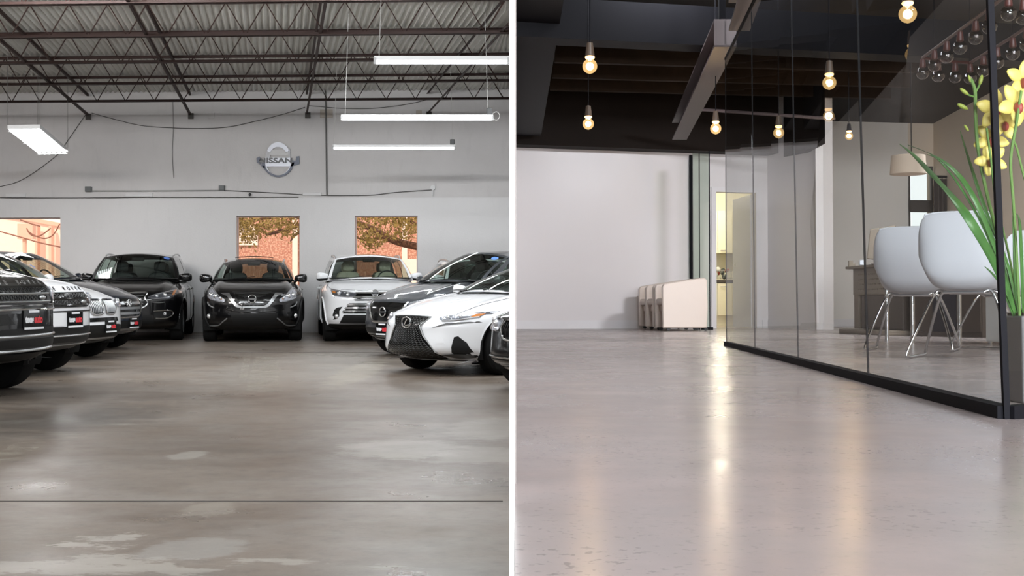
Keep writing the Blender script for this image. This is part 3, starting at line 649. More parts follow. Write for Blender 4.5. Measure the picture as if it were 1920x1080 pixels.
class Car:
    def __init__(s, name, loc, phi, pnt, **k):
        s.e = empty(name, (loc[0], loc[1], 0), math.radians(phi)); s.p = pnt
        d = dict(L=4.8, W=1.92, H=1.70, fo=0.92, wb=2.85, rw=0.365, gc=0.24, hn=0.98, hc=1.17, yc=1.15, hb=1.16, pc=0.30, crown=0.05, ridge=0.02, rx=0.62,
                 nose=[(0.2, 0.12), (0.35, 0.03), (0.6, 0.0), (0.8, 0.03), (0.95, 0.10), (1.2, 0.22)], n=9, clad=0.34, trim=None,
                 wy0=1.22, wy1=1.95, ry1=4.3, ry0=4.55, hwb=0.80, hwt=0.63, side=((0.05,0.33),(0.37,0.66),(0.70,0.93)), seats=M_DLEA, glass=M_CGLASS, rails=True, rim=M_SATIN, wipers=True)
        d.update(k); s.__dict__.update(d); s.body()
    def ztop(s, x, y):
        hw = s.W/2; q = min(1, max(0, y/s.yc)); h = s.hn+(s.hc-s.hn)*(1-(1-q)**1.7)
        if y > s.yc: h = s.hc+(s.hb-s.hc)*sm(s.yc, s.L*0.6, y)
        a = abs(x)/hw
        h -= s.crown*a**2.6*(1-0.5*sm(0.5, 1.3, y)); h += s.ridge*math.exp(-((a-s.rx)/0.10)**2)*(1-sm(s.yc-0.3, s.yc+0.3, y))
        return h
    def body(s):
        hw = s.W/2; L_ = s.L
        us = uniq((-1, 1), 40); vs_ = [-1+2*(t**1.25) for t in uniq((0, 1), 84)]; ws = uniq((-1, 1), 22)
        verts = {}; P = []; F = []
        def V(u, v, w):
            k = (round(u, 5), round(v, 5), round(w, 5))
            if k in verts: return verts[k]
            nn = s.n; r = (abs(u)**nn+abs(v)**nn+abs(w)**nn)**(1/nn); a, b, c = u/r, v/r, w/r
            t = (b+1)/2; yn = t*L_; zf = (c+1)/2
            g = lin(zf, [0, 0.25, 0.55, 0.8, 1.0], [0.94, 1.0, 1.0, 0.985, 0.90])
            fl_ = lin(yn/L_, [0, 0.10, 0.25, 0.8, 1.0], [0.95, 0.99, 1.0, 1.0, 0.93])
            x = a*hw*g*fl_
            zt_ = s.ztop(x, yn); zb = s.gc+0.05*sm(0.4, 0.0, yn)+0.10*sm(L_-0.7, L_, yn)
            z = zb+zf*(zt_-zb)
            yF = lin(z, [q[0] for q in s.nose], [q[1] for q in s.nose])+s.pc*(abs(x)/hw)**2.3
            yR = L_-0.10*(abs(x)/hw)**3-0.10*sm(0.6, 1.1, z)
            # for the hood keep depth along the car; only the nose face leans
            y = yF+(yR-yF)*t
            verts[k] = len(P); P.append(Vector((x, y, z))); return verts[k]
        def face(A, B, f3):
            for i in range(len(A)-1):
                for j in range(len(B)-1):
                    q = [V(*f3(A[i], B[j])), V(*f3(A[i+1], B[j])), V(*f3(A[i+1], B[j+1])), V(*f3(A[i], B[j+1]))]
                    if len(set(q)) > 2: F.append(q)
        face(us, ws, lambda a, b: (a, -1, b)); face(us, ws, lambda a, b: (a, 1, b))
        face(vs_, ws, lambda a, b: (-1, a, b)); face(vs_, ws, lambda a, b: (1, a, b))
        face(us, vs_, lambda a, b: (a, b, 1)); face(us, vs_, lambda a, b: (a, b, -1))
        s.bvh = BVHTree.FromPolygons([tuple(p) for p in P], F)
        s.Ra = s.rw+0.065; ax = [s.fo, s.fo+s.wb]; s.ax = ax
        inside = [any((p.y-a)**2+(p.z-s.rw)**2 < s.Ra**2 for a in ax) and abs(p.x) > hw-0.30 for p in P]
        K = []; touched = set()
        for q in F:
            if all(inside[i] for i in q): continue
            K.append(q)
            for i in q:
                if inside[i]: touched.add(i)
        for i in touched:
            p = P[i]
            for a in ax:
                d = Vector((p.y-a, p.z-s.rw))
                if d.length < s.Ra and d.length > 1e-4:
                    d = d.normalized()*s.Ra; p.y = a+d.x; p.z = max(d.y+s.rw, s.gc-0.02)
        mb = MB(); used = {}
        mb.v = P
        mb.f = K
        mb.m = [1 if (sum(P[i].z for i in q)/4 < s.clad) else 0 for q in K]
        o = mb.build('body', [s.p, s.trim or M_PLAST], s.e, angle=50); s.bodyo = o
        # wheel wells and arch lips
        for a in ax:
            for sx in (-1, 1):
                c = MB(); n = 20; x0, x1 = sx*(hw-0.06), sx*(hw-0.36); vs = []
                for k in range(n+1):
                    an = -0.35+(PI+0.7)*k/n; yy = a+s.Ra*0.995*math.cos(an); zz = s.rw+s.Ra*0.995*math.sin(an); zz = max(zz, s.gc-0.03)
                    vs += [Vector((x0, yy, zz)), Vector((x1, yy, zz))]
                c.add(vs, [(2*k, 2*k+1, 2*k+3, 2*k+2) for k in range(n)]); c.add([vs[2*k+1] for k in range(n+1)], [tuple(range(n+1))])
                c.build('wheel_well', M_TYRE, s.e, smooth=False)
    def wheels(s, spokes=5, narrow=0.25):
        hw = s.W/2; rw = s.rw
        for a in s.ax:
            for sx in (-1, 1):
                cx = sx*(hw-0.03-narrow/2); tw = narrow/2; c = MB()
                c.lathe([(rw*0.66, -tw), (rw*0.90, -tw), (rw*0.985, -tw*0.8), (rw, -tw*0.5), (rw, tw*0.5), (rw*0.985, tw*0.8), (rw*0.90, tw), (rw*0.66, tw), (rw*0.64, 0)], 36, (0,0,0), 'X')
                w = c.build('wheel', M_TYRE, s.e); w.location = (cx, a, rw)
                c = MB(); rr = rw*0.66; f_ = sx*tw
                c.lathe([(rr, f_*0.9), (rr*0.94, f_*0.92), (rr*0.90, f_*0.6), (rr*0.9, -f_*0.3)], 32, (0,0,0), 'X')
                c.lathe([(0.0, f_*0.72), (0.055, f_*0.72), (0.06, f_*0.5)], 16, (0,0,0), 'X')
                for k in range(spokes):
                    an = 2*PI*k/spokes+0.3; d = Vector((0, math.cos(an), math.sin(an))); t = Vector((0, -math.sin(an), math.cos(an)))
                    for off_ in (-0.035, 0.035):
                        A = d*0.05+t*off_*0.6; B = d*rr*0.93+t*off_*1.6; wv = t*0.016; xv = Vector((f_*0.62, 0, 0)); xo = Vector((f_*0.8, 0, 0))
                        c.add([A-wv+xv, B-wv+xv, B+wv+xv, A+wv+xv, A-wv+xo, B-wv+xo, B+wv+xo, A+wv+xo], [(0,1,2,3),(4,7,6,5),(0,4,5,1),(2,6,7,3),(1,5,6,2)])
                c.build('rim', s.rim, w, angle=30)
                c = MB(); c.lathe([(0.0, -f_*0.1), (rr*0.86, -f_*0.1)], 24, (0,0,0), 'X'); c.build('brake_disc', M_PLAST, w)
    def fy(s, x, z):
        hit = s.bvh.ray_cast(Vector((x, -3, z)), Vector((0, 1, 0)))
        if hit[0] is None:
            hit = s.bvh.find_nearest(Vector((x, 0.2, z)))
            return hit[0].y, hit[0]
        return hit[0].y, hit[0]
    def front(s, name, pts, m, out=0.004, th=0.02, smooth_n=0, mirror=False, cx=0.0, res=0.05, parent=None, both=False):
        """a panel traced in front view (x, z), wrapped on the nose with its own thickness"""
        res_o = []
        for sg in ((1, -1) if mirror else (1,)):
            pp = [Vector((sg*p[0]+cx, p[1], 0)) for p in pts]
            if smooth_n: pp = crom(pp, smooth_n, True)
            B = []
            for i, p in enumerate(pp):
                q = pp[(i+1) % len(pp)]; n = max(1, int((q-p).length/res))
                for k in range(n): B.append(p.lerp(q, k/n).to_2d())
            nB = len(B); xs_ = [b.x for b in B]; zs_ = [b.y for b in B]
            inner = []
            gx = min(xs_)+res*0.7
            while gx < max(xs_):
                gz = min(zs_)+res*0.7
                while gz < max(zs_):
                    c_ = False; jx = len(B)-1; md = 9
                    for i in range(nB):
                        a, b = B[i], B[jx]
                        if (a.y > gz) != (b.y > gz) and gx < (b.x-a.x)*(gz-a.y)/(b.y-a.y)+a.x: c_ = not c_
                        md = min(md, (a-Vector((gx, gz))).length); jx = i
                    if c_ and md > res*0.45: inner.append(Vector((gx, gz)))
                    gz += res
                gx += res
            r = delaunay_2d_cdt(B+inner, [], [list(range(nB))], 1, 1e-6)
            v2, f2 = r[0], r[2]
            # boundary edges
            cnt = {}
            for f in f2:
                for i in range(len(f)):
                    e_ = (f[i], f[(i+1) % len(f)]); cnt[e_] = cnt.get(e_, 0)+1
            fr = []; bk = []
            for p in v2:
                y, h = s.fy(p.x, p.y); fr.append(Vector((p.x, y-out, p.y))); bk.append(Vector((p.x, y-out+th, p.y)))
            n = len(fr); c = MB(); fs = [tuple(f) for f in f2]+[tuple(i+n for i in reversed(f)) for f in f2]
            for (a, b) in cnt:
                if (b, a) not in cnt: fs.append((a, b, b+n, a+n))
            c.add(fr+bk, fs); res_o.append(c.build(name, m, parent or s.e, angle=35))
        return res_o
    def bar(s, name, pts, r, m, out=0.008, mirror=False, cx=0.0, parent=None, n=6, smooth=4, flat=None):
        """a rod lying on the nose along a front-view polyline"""
        o = []
        for sg in ((1, -1) if mirror else (1,)):
            P3 = [Vector((sg*x+cx, z, 0)) for x, z in pts]; P3 = crom(P3, smooth) if smooth and len(P3) > 2 else [P3[0].lerp(P3[-1], k/12) for k in range(13)] if len(P3) == 2 else P3
            c = MB(); Q = []
            for p in P3:
                y, h = s.fy(p.x, p.y); Q.append(Vector((p.x, y-out, p.y)))
            c.tube(Q, r, n); o.append(c.build(name, m, parent or s.e))
        return o
    def lamp(s, outline, mirror=True, bulbs=(), drl=(), smooth_n=3, base=M_LAMPD, amber=None):
        for sg in (1, -1):
            base_o = s.front('headlight', [(sg*x, z) for x, z in outline], base, 0.004, 0.03, smooth_n, res=0.035)[0]
            s.front('lens', [(sg*x, z) for x, z in outline], M_LENS, 0.030, 0.006, smooth_n, parent=base_o, res=0.035)
            for (x, z, r) in bulbs:
                y, _ = s.fy(sg*x, z); c = MB(); c.sphere((0, 0, 0), (r, r*0.7, r), 14, 8); b = c.build('projector', M_LAMP, base_o); b.location = (sg*x, y-0.006, z)
            for d in drl:
                s.bar('reflector_strip', [(sg*x, z) for x, z in d], 0.011, M_LAMP, 0.012, parent=base_o)
            if amber: s.front('marker_lens', [(sg*x, z) for x, z in amber], M_AMB, 0.016, 0.01, 0, parent=base_o, res=0.03)
    def badge_ring(s, z, r, bar_h=0.0, m=M_CHROME, fill=None):
        y, _ = s.fy(0, z); c = MB(); n = 28
        c.tube([Vector((r*math.cos(2*PI*k/n), 0, r*math.sin(2*PI*k/n))) for k in range(n)], r*0.14, 8, closed=True)
        if bar_h: c.box((0, 0, 0), (2.25*r, 0.014, bar_h))
        o = c.build('badge', m, s.e, angle=40); o.location = (0, y-0.03, z)
        if fill:
            c = MB(); c.lathe([(0, 0), (r*0.95, 0), (r*0.95, 0.02), (0, 0.02)], 24, (0,0,0), 'Y'); c.build('badge_disc', fill, o)
        return o
    def letters(s, text, z, size, m, width=None, x0=0.0, gap=None, out=0.010):
        n = len(text); w = width or size*n*0.8
        for i, ch in enumerate(text):
            if ch == ' ': continue
            x = x0+(-w/2+w*i/(n-1)); y, _ = s.fy(x, z); y2, _ = s.fy(x+0.02, z); yz, _ = s.fy(x, z+0.02)
            vs, fs = text_mesh(ch, size, 0.003, size*0.02)
            a = math.atan2(y2-y, 0.02); k = max(0.0, min(0.8, (yz-y)/0.02)); c = MB(); c.add([Vector((v.x*math.cos(a), -v.z+v.x*math.sin(a)+(v.y)*k, v.y)) for v in vs], fs)
            o = c.build('letter', m, s.e, smooth=False, fix=False); o.location = (x, y-out, z)
    def plate(s, z, x=0.0, w=0.32, h=0.19):
        y, _ = s.fy(x, z); y = min(y, s.fy(x, z-h/2)[0], s.fy(x, z+h/2)[0])-0.012
        c = MB(); c.box((0, 0, 0), (w, 0.014, h)); p = c.build('dealer_plate', M_GLOSSB, s.e, smooth=False, bevel=0.004); p.location = (x, y, z)
        c = MB(); c.box((0, -0.010, h*0.43), (w*0.50, 0.006, h*0.13)); c.build('plate_top_tab', M_PLW, p, smooth=False)
        c = MB(); c.box((0, -0.010, -h*0.46), (w*0.94, 0.006, h*0.12)); c.build('plate_bottom_strip', M_PLW, p, smooth=False)
        for tx, m, cx_, ww in (('bizela', M_PLW, -0.22, 0.40), ('auto', M_PLR, 0.22, 0.40)):
            vs, fs = text_mesh({'bizela': 'texas', 'auto': 'auto'}[tx], 0.1, 0.001, 0.006); mx = max(v.x for v in vs); k = ww*w/2/mx
            c = MB(); c.add([Vector((v.x*k+cx_*w, -0.010-v.z, v.y*k*1.5)) for v in vs], fs); c.build('plate_lettering', m, p, smooth=False, fix=False)
    # ---------------------------------------------------------------- greenhouse
    def cabin(s, sunroof=False, sticker=None, wheel=True):
        H = s.H; hb, ht = s.hwb, s.hwt; y0, y1, r1, r0 = s.wy0, s.wy1, s.ry1, s.ry0
        zc = s.ztop(hb, y0+0.1)-0.01; zrf = H-0.115; zrr = H-0.13
        def belt(t):
            y = y0+0.16+(r0-y0-0.16)*t; return Vector((hb+0.03*math.sin(PI*t)-0.05*t*t, y, zc+(s.hb-0.01-zc)*t))
        def rail(t):
            y = y1+0.10+(r1-y1-0.10)*t; return Vector((ht+0.035*math.sin(PI*min(1, t*1.1)), y, zrf+(H-0.055-zrf)*math.sin(PI*min(1, 0.05+t*0.9))+(zrr-zrf)*t))
        def side(sx, a, t):
            p = belt(a).lerp(rail(a), t); p.x += 0.035*math.sin(PI*t); return Vector((p.x*sx, p.y, p.z))
        def top(a, fr=True):
            e_ = rail(0) if fr else rail(1); q = 1-a*a
            return Vector((a*e_.x, e_.y+(-0.10*q if fr else 0.08*q), e_.z+0.075*q))
        def ws(a, b):
            q = 1-a*a; e_ = belt(0); base = Vector((a*e_.x, e_.y-0.16*q, e_.z+0.045*q)); p = base.lerp(top(a), b); n = Vector((0, -0.03, 0.03)); return p+n*math.sin(PI*b)
        def rear(a, b):
            q = 1-a*a; e_ = belt(1); base = Vector((a*e_.x, e_.y+0.06*q, e_.z+0.0*q)); return base.lerp(top(a, False), b)+Vector((0, 0.02, 0.02))*math.sin(PI*b)
        def roof(a, c):
            f_, r_ = top(a), top(a, False); e_ = rail(c); f0, r0_ = rail(0), rail(1); q = 1-a*a
            return Vector((a*e_.x, f_.y+(r_.y-f_.y)*c, e_.z+0.075*q))
        fr = MB(); gl = {}
        def patch(fn, au, bu, holes, key, split=4):
            """au, bu: break values; holes: list of (u0,u1,v0,v1) that become glass"""
            def ref(br, n):
                o = []
                for a, b in zip(br[:-1], br[1:]):
                    k = max(1, int(round((b-a)*n)))
                    o += [a+(b-a)*i/k for i in range(k)]
                return o+[br[-1]]
            U = ref(sorted(set(au)), split); V_ = ref(sorted(set(bu)), split*0.7)
            for i in range(len(U)-1):
                for j in range(len(V_)-1):
                    uc, vc = (U[i]+U[i+1])/2, (V_[j]+V_[j+1])/2; quad = [fn(U[i], V_[j]), fn(U[i+1], V_[j]), fn(U[i+1], V_[j+1]), fn(U[i], V_[j+1])]
                    hit = None
                    for h, (a, b, c_, d) in enumerate(holes):
                        if a < uc < b and c_ < vc < d: hit = h
                    (fr if hit is None else gl.setdefault((key, hit), MB())).add(quad, [(0,1,2,3)])
        patch(ws, [-1, -0.93, 0.93, 1], [0, 0.05, 0.93, 1], [(-0.93, 0.93, 0.05, 0.93)], 'windshield', 10)
        patch(rear, [-1, -0.86, 0.86, 1], [0, 0.10, 0.86, 1], [(-0.86, 0.86, 0.10, 0.86)], 'rear_window', 10)
        for sx in (-1, 1):
            patch(lambda a, t, sx=sx: side(sx, a, t), [0, 1]+[q for h in s.side for q in h], [0, 0.05, 0.88, 1], [(h[0], h[1], 0.05, 0.88) for h in s.side], 'side_window%d' % sx, 30)
        patch(roof, [-1, 1], [0, 1], [], 'roof', 12)
        s.roofo = fr.build('roof_frame', s.p, s.e, angle=30, solid=0.0)
        for (key, h), mb in gl.items():
            nm = key.rstrip('-1'); g_ = s.glass if key in ('windshield',) or (key.startswith('side') and h == 0) else M_CGLASSD
            o = mb.build(nm, s.glass if key.startswith(('windshield', 'side')) else M_CGLASSD, s.e, angle=60)
            me = o.data; cen = Vector((0, (y0+r0)/2, (zc+H)/2))       # outward normals
            bm = bmesh.new(); bm.from_mesh(me); f0 = sum((f.normal.dot(f.calc_center_median()-cen) for f in bm.faces))
            if f0 < 0: bmesh.ops.reverse_faces(bm, faces=bm.faces)
            bm.to_mesh(me); bm.free()
        # black window surrounds
        for sx in (-1, 1):
            c = MB(); c.tube([side(sx, a, 0.04)+Vector((sx*0.004, 0, 0)) for a in uniq((0.01, 0.97), 16)], 0.011, 6); c.build('beltline_trim', M_CHROME if s.p is not P_BLACK else M_SATIN, s.e)
            c = MB(); a0, a1 = s.side[0][1], s.side[1][0]
            c.grid(lambda u, v: side(sx, a0+(a1-a0)*u, 0.03+0.86*v)+Vector((sx*0.004, 0, 0)), 2, 6); c.build('door_pillar', M_GLOSSB, s.e)
            if s.rails:
                c = MB(); c.tube([rail(t)*1.0 and Vector((sx*(rail(t).x-0.03), rail(t).y, rail(t).z+dz)) for t, dz in ((0.03, 0.0), (0.08, 0.022), (0.16, 0.038), (0.3, 0.042), (0.5, 0.042), (0.7, 0.042), (0.84, 0.035), (0.92, 0.0))], 0.017, 8); c.build('roof_rail', M_SATIN if s.rails is True else s.rails, s.e)
        # cowl and wipers
        c = MB(); c.grid(lambda u, v: ws(-0.95+1.9*u, 0.0)+Vector((0, -0.05+0.07*v, -0.012+0.012*v)), 20, 2); c.build('cowl', M_PLAST, s.e)
        if s.wipers:
            for xa, xb_ in ((-0.62, 0.05), (0.02, 0.62)):
                c = MB(); c.tube([ws(a, 0.02+0.012*i)+Vector((0, -0.012, 0.010)) for i, a in enumerate(uniq((xa, xb_), 6))], 0.006, 6); c.build('wiper', M_PLAST, s.e)
        # interior
        c = MB(); c.grid(lambda u, v: Vector(((2*u-1)*(hb-0.03), y0+0.05+(r0-y0-0.15)*v, s.ztop(0.3, y0+0.2)+0.015+0.03*math.exp(-((v-0.08)/0.08)**2))), 10, 16)
        c.build('cabin_trim', M_DASH, s.e)
        zs = zc-0.06
        for sx in (-1, 1):
            for (yy, sc, nm) in ((y0+1.25, 1.0, 'front_seat'), (y0+2.15, 0.92, 'rear_seat')):
                c = MB()
                def sb(cx, cy, cz, dx, dy, dz):
                    n = 12; m_ = 8; vs = []; fs = []
                    for i in range(m_+1):
                        t = PI*i/m_
                        for k in range(n):
                            a = 2*PI*k/n; p = Vector((math.sin(t)*math.cos(a), math.sin(t)*math.sin(a), -math.cos(t)))
                            q = Vector([math.copysign(abs(v)**0.5, v) for v in p]); vs.append(Vector((cx+q.x*dx/2*0.8, cy+q.y*dy/2*0.8, cz+q.z*dz/2*0.9)))
                    for i in range(m_):
                        for k in range(n): fs.append((i*n+k, i*n+(k+1) % n, (i+1)*n+(k+1) % n, (i+1)*n+k))
                    c.add(vs, fs)
                sb(sx*0.37, yy, zs+0.06, 0.56*sc, 0.16, 0.42); sb(sx*0.37, yy+0.02, zs+0.34*sc+0.02, 0.30*sc, 0.13, 0.24*sc)
                c.build(nm, s.seats, s.e)
        if wheel:
            c = MB(); n = 24; cc = Vector((0.37, y0+0.62, zc+0.03))
            c.tube([cc+Vector((0.19*math.cos(2*PI*k/n), 0.07*math.sin(2*PI*k/n), 0.17*math.sin(2*PI*k/n))) for k in range(n)], 0.014, 8, closed=True); c.build('steering_wheel', M_DLEA, s.e)
        c = MB(); p = ws(0, 0.86)+Vector((0, 0.06, -0.05)); c.box(p, (0.24, 0.03, 0.07)); c.build('rear_view_mirror', M_PLAST, s.e, bevel=0.012)
        if sticker:
            a, b = sticker; c = MB(); c.grid(lambda u, v: ws(a+(0.075)*((2*u-1)), b+(0.055)*(2*v-1))+Vector((0, -0.006, 0.004)), 6, 5)
            # rounded: keep an oval
            cc = ws(a, b); c2 = MB(); n = 22; c2.add([ws(a, b)+Vector((0, -0.022, 0.020))]+[ws(a+0.085*math.cos(2*PI*k/n), b+0.062*math.sin(2*PI*k/n))+Vector((0, -0.020, 0.018)) for k in range(n)], [(0, 1+k, 1+(k+1) % n) for k in range(n)])
            st = c2.build('windshield_sticker', M_BLUE, s.e)
        if sunroof:
            c = MB(); c.grid(lambda u, v: roof((2*u-1)*0.62, 0.04+0.30*v)+Vector((0, 0, 0.05-0.03*v)), 10, 6); c.build('open_sunroof', M_GLOSSB, s.e, solid=0.012)
        s.wsf = ws; s.sidef = side; s.railf = rail
    def mirrors(s, z=1.20, y=None, m=None, w=0.25, h=0.16, x=None):
        y = y if y is not None else s.wy0+0.42; x = x or s.W/2-0.10
        for sx in (-1, 1):
            c = MB(); n = 16; mm = 10; vs = []; fs = []
            for i in range(mm+1):
                t = PI*i/mm
                for k in range(n):
                    a = 2*PI*k/n; p = Vector((math.sin(t)*math.cos(a), math.sin(t)*math.sin(a), -math.cos(t))); q = Vector([math.copysign(abs(v)**0.72, v) for v in p])
                    taper = 1.0-0.22*q.x*sx*(-1)
                    vs.append(Vector((q.x*w/2, q.y*0.075-0.02*(1-abs(q.x)), q.z*h/2*taper)))
            for i in range(mm):
                for k in range(n): fs.append((i*n+k, i*n+(k+1) % n, (i+1)*n+(k+1) % n, (i+1)*n+k))
            fsm = fs; c.add(vs, fs); 
            c.m = [1 if sum(vs[i].z for i in f)/4 < -h*0.22 else 0 for f in fs]
            o = c.build('side_mirror', [m or s.p, M_PLAST], s.e); o.location = (sx*(x+0.06), y, z)
            c = MB(); c.tube([(-sx*w*0.30, 0.01, -0.03), (-sx*(w*0.30+0.06), 0.03, -0.075)], [0.035, 0.04], 8); c.build('mirror_arm', M_PLAST, o)
            c = MB(); c.box((0, 0.066, 0), (w*0.8, 0.012, h*0.7)); c.build('mirror_glass', M_MIRR, o, bevel=0.004)
    def sides(s):
        hw = s.W/2
        for sx in (-1, 1):
            def sp_(y, z, o=0.003):
                h = s.bvh.ray_cast(Vector((sx*3, y, z)), Vector((-sx, 0, 0))); return h[0]+Vector((sx*o, 0, 0)) if h[0] else Vector((sx*hw, y, z))
            for (ya, yb) in ((s.wy0+0.32, 0), (s.wy0+1.42, 0), (s.wy0+2.35, 0)):
                c = MB(); pts = [sp_(ya+0.03*math.sin(k*0.6), z) for k, z in enumerate(uniq((0.36, s.hc-0.06), 10))]
                c.tube(pts, 0.0035, 4); c.build('door_seam', M_PLAST, s.e)
            for ya in (s.wy0+1.22, s.wy0+2.15):
                c = MB(); c.tube([sp_(ya+d, s.hc-0.19+0.004*i, 0.028 if i in (1, 2, 3) else 0.0) for i, d in enumerate((-0.10, -0.08, 0, 0.08, 0.10))], 0.013, 6); c.build('door_handle', s.p if s.p is P_WHITE else M_CHROME, s.e)
    def arches(s, m=M_PLAST, r=0.03):
        hw = s.W/2
        for a in s.ax:
            for sx in (-1, 1):
                pts = []
                for k in range(17):
                    an = -0.1+(PI+0.2)*k/16; y = a+(s.Ra+0.01)*math.cos(an); z = s.rw+(s.Ra+0.01)*math.sin(an)
                    h = s.bvh.ray_cast(Vector((sx*3, y, z)), Vector((-sx, 0, 0))); xx = h[0].x if h[0] else sx*(hw-0.05)
                    pts.append(Vector((xx, y, z)))
                c = MB(); c.tube(pts, r, 8); c.build('arch_moulding', m, s.e)
    def hoodline(s, z0=None, y0=0.05, xw=0.66):
        # seam between hood and wings
        for sx in (-1, 1):
            pts = []
            for k in range(14):
                y = 0.22+(s.wy0-0.05-0.22)*k/13; x = sx*(xw+0.10*math.sin(PI*k/26))*s.W/1.92; h = s.bvh.ray_cast(Vector((x, y+0.02, 3)), Vector((0, 0, -1))); 
                if h[0]: pts.append(h[0]+Vector((0, 0, 0.0005)))
            c = MB(); c.tube(pts, 0.004, 4); c.build('hood_seam', M_PLAST, s.e)
    def done(s, label, cat='car', group=None):
        tag(s.e, label, cat, group); CARS.append(s.e)
def clip_right(root, xmax=-0.0045):
    """the partition hides what lies beyond it: trim the car's far end at the partition face"""
    bpy.context.view_layer.update()
    def rec(o):
        for ch in kids(o): rec(ch)
        if o.type != 'MESH': return
        mw = o.matrix_world
        if max((mw @ Vector(b)).x for b in o.bound_box) < xmax: return
        bm = bmesh.new(); bm.from_mesh(o.data); inv = mw.inverted()
        bmesh.ops.bisect_plane(bm, geom=bm.verts[:]+bm.edges[:]+bm.faces[:], plane_co=inv @ Vector((xmax, 0, 0)), plane_no=(mw.to_3x3().transposed() @ Vector((1, 0, 0))), clear_outer=True)
        if len(bm.faces) == 0 and not kids(o):
            bm.free(); bpy.data.objects.remove(o); return
        bm.to_mesh(o.data); bm.free()
    rec(root)
M_PLAST2 = mat('mesh_grey', (0.05, 0.05, 0.05), 0.4)
PHI0 = math.degrees(math.atan(-DS))      # cars parked straight towards the viewer
def frontal(pxa, Da, fo):                # nose point from the front axle's pixel column and distance
    x = (pxa-960)/FPX*Da; f = Vector((math.sin(math.radians(PHI0)), -math.cos(math.radians(PHI0)))); return (x+f.x*fo, Da+f.y*fo)
# ---- black crossover facing the camera
def T1(px, py): return ((px-473.5)/101.5, (643.5-py)/101.5)
def Tz(zx, zy): return T1(360+zx/6, 470+zy/6)
c1 = Car('car', frontal(474.5, 24.74, 0.95), PHI0, P_BLACK, L=4.72, W=1.92, H=1.62, fo=0.95, wb=2.78, rw=0.375, gc=0.22, hn=0.985, hc=1.165, yc=1.12, hb=1.16, pc=0.42, ridge=0.035, rx=0.66, wy0=1.14, wy1=1.95, hwb=0.79, hwt=0.60, ry1=4.1, ry0=4.45, clad=0.36,
         nose=[(0.2, 0.16), (0.33, 0.05), (0.5, 0.0), (0.7, 0.02), (0.85, 0.05), (0.97, 0.13), (1.2, 0.2)])
c1.wheels(); c1.cabin(sunroof=True); c1.mirrors(1.21); c1.sides(); c1.arches(); c1.hoodline(xw=0.70)
HL = [Tz(*q) for q in ((1190,478), (1150,405), (1125,432), (1060,498), (985,548), (1008,580), (1080,566), (1150,545), (1188,520))]
c1.lamp(HL, bulbs=[(Tz(1145,495)[0], Tz(0,497)[1], 0.045), (Tz(1090,508)[0], Tz(0,510)[1], 0.045), (Tz(1035,530)[0], Tz(0,532)[1], 0.03)], drl=[[Tz(1180,500), Tz(1150,530), Tz(1060,560), Tz(1010,570)], [Tz(1185,480), Tz(1150,412), Tz(1060,500)]], base=M_LAMP, smooth_n=2, amber=[Tz(1020,530), Tz(1050,520), Tz(1045,540), Tz(1025,548)])
c1.front('grille', [Tz(*q) for q in ((470,468), (560,610), (600,622), (820,622), (870,600), (945,468), (705,462))], M_GLOSSB, 0.006, 0.02)
for k in range(6):
    zz = 0.955-0.028*k; wv = 0.36-0.055*k
    c1.bar('grille_bar', [(-wv, zz), (0, zz-0.012), (wv, zz)], 0.0035, M_GPL, 0.010)
c1.front('chrome_wing', [(T1(0,0)[0]*0+x, z) for x, z in [Tz(940,470), Tz(1040,472), Tz(1000,492), Tz(965,505), Tz(872,622), Tz(842,636), Tz(790,640), Tz(800,622), Tz(842,606), Tz(868,580)]], M_SATIN, 0.018, 0.03, mirror=True)
c1.front('chrome_bar', [Tz(*q) for q in ((575,622), (835,622), (840,640), (575,640))], M_SATIN, 0.018, 0.03)
c1.badge_ring(Tz(0,540)[1], 0.072, 0.030, fill=M_GLOSSB)
c1.front('lower_grille', [Tz(*q) for q in ((440,700), (975,700), (960,770), (935,832), (480,832), (452,770))], M_PLAST, 0.004, 0.02)
c1.bar('bumper_crease', [Tz(370,652), Tz(500,682), Tz(705,690), Tz(910,682), Tz(1040,652)], 0.008, P_BLACK, 0.006)
c1.bar('bumper_strip', [(x, z) for x, z in [Tz(960,762), Tz(1010,800), Tz(1070,846), Tz(1175,850)]], 0.012, M_SATIN, 0.014, mirror=True)
for sg in (-1, 1):
    x = sg*abs(Tz(1165,0)[0]); z = Tz(0,738)[1]; y, _ = c1.fy(x, z); c = MB(); c.lathe([(0, -0.004), (0.030, 0.0), (0.042, 0.012), (0.046, 0.03)], 20, (0,0,0), 'Y'); o = c.build('fog_light', M_LAMP, c1.e); o.location = (x, y-0.02, z)
    c1.front('fog_bezel', [(sg*0.64, 0.57), (sg*0.84, 0.60), (sg*0.90, 0.50), (sg*0.86, 0.42), (sg*0.70, 0.43)], M_PLAST, 0.002, 0.02)
    c1.bar('lamp_brow', [(sg*0.83, 0.76), (sg*0.80, 0.70), (sg*0.70, 0.655)], 0.012, M_SATIN, 0.008)
c1.done('black crossover parked facing the camera in the middle of the back wall, V-shaped chrome grille')
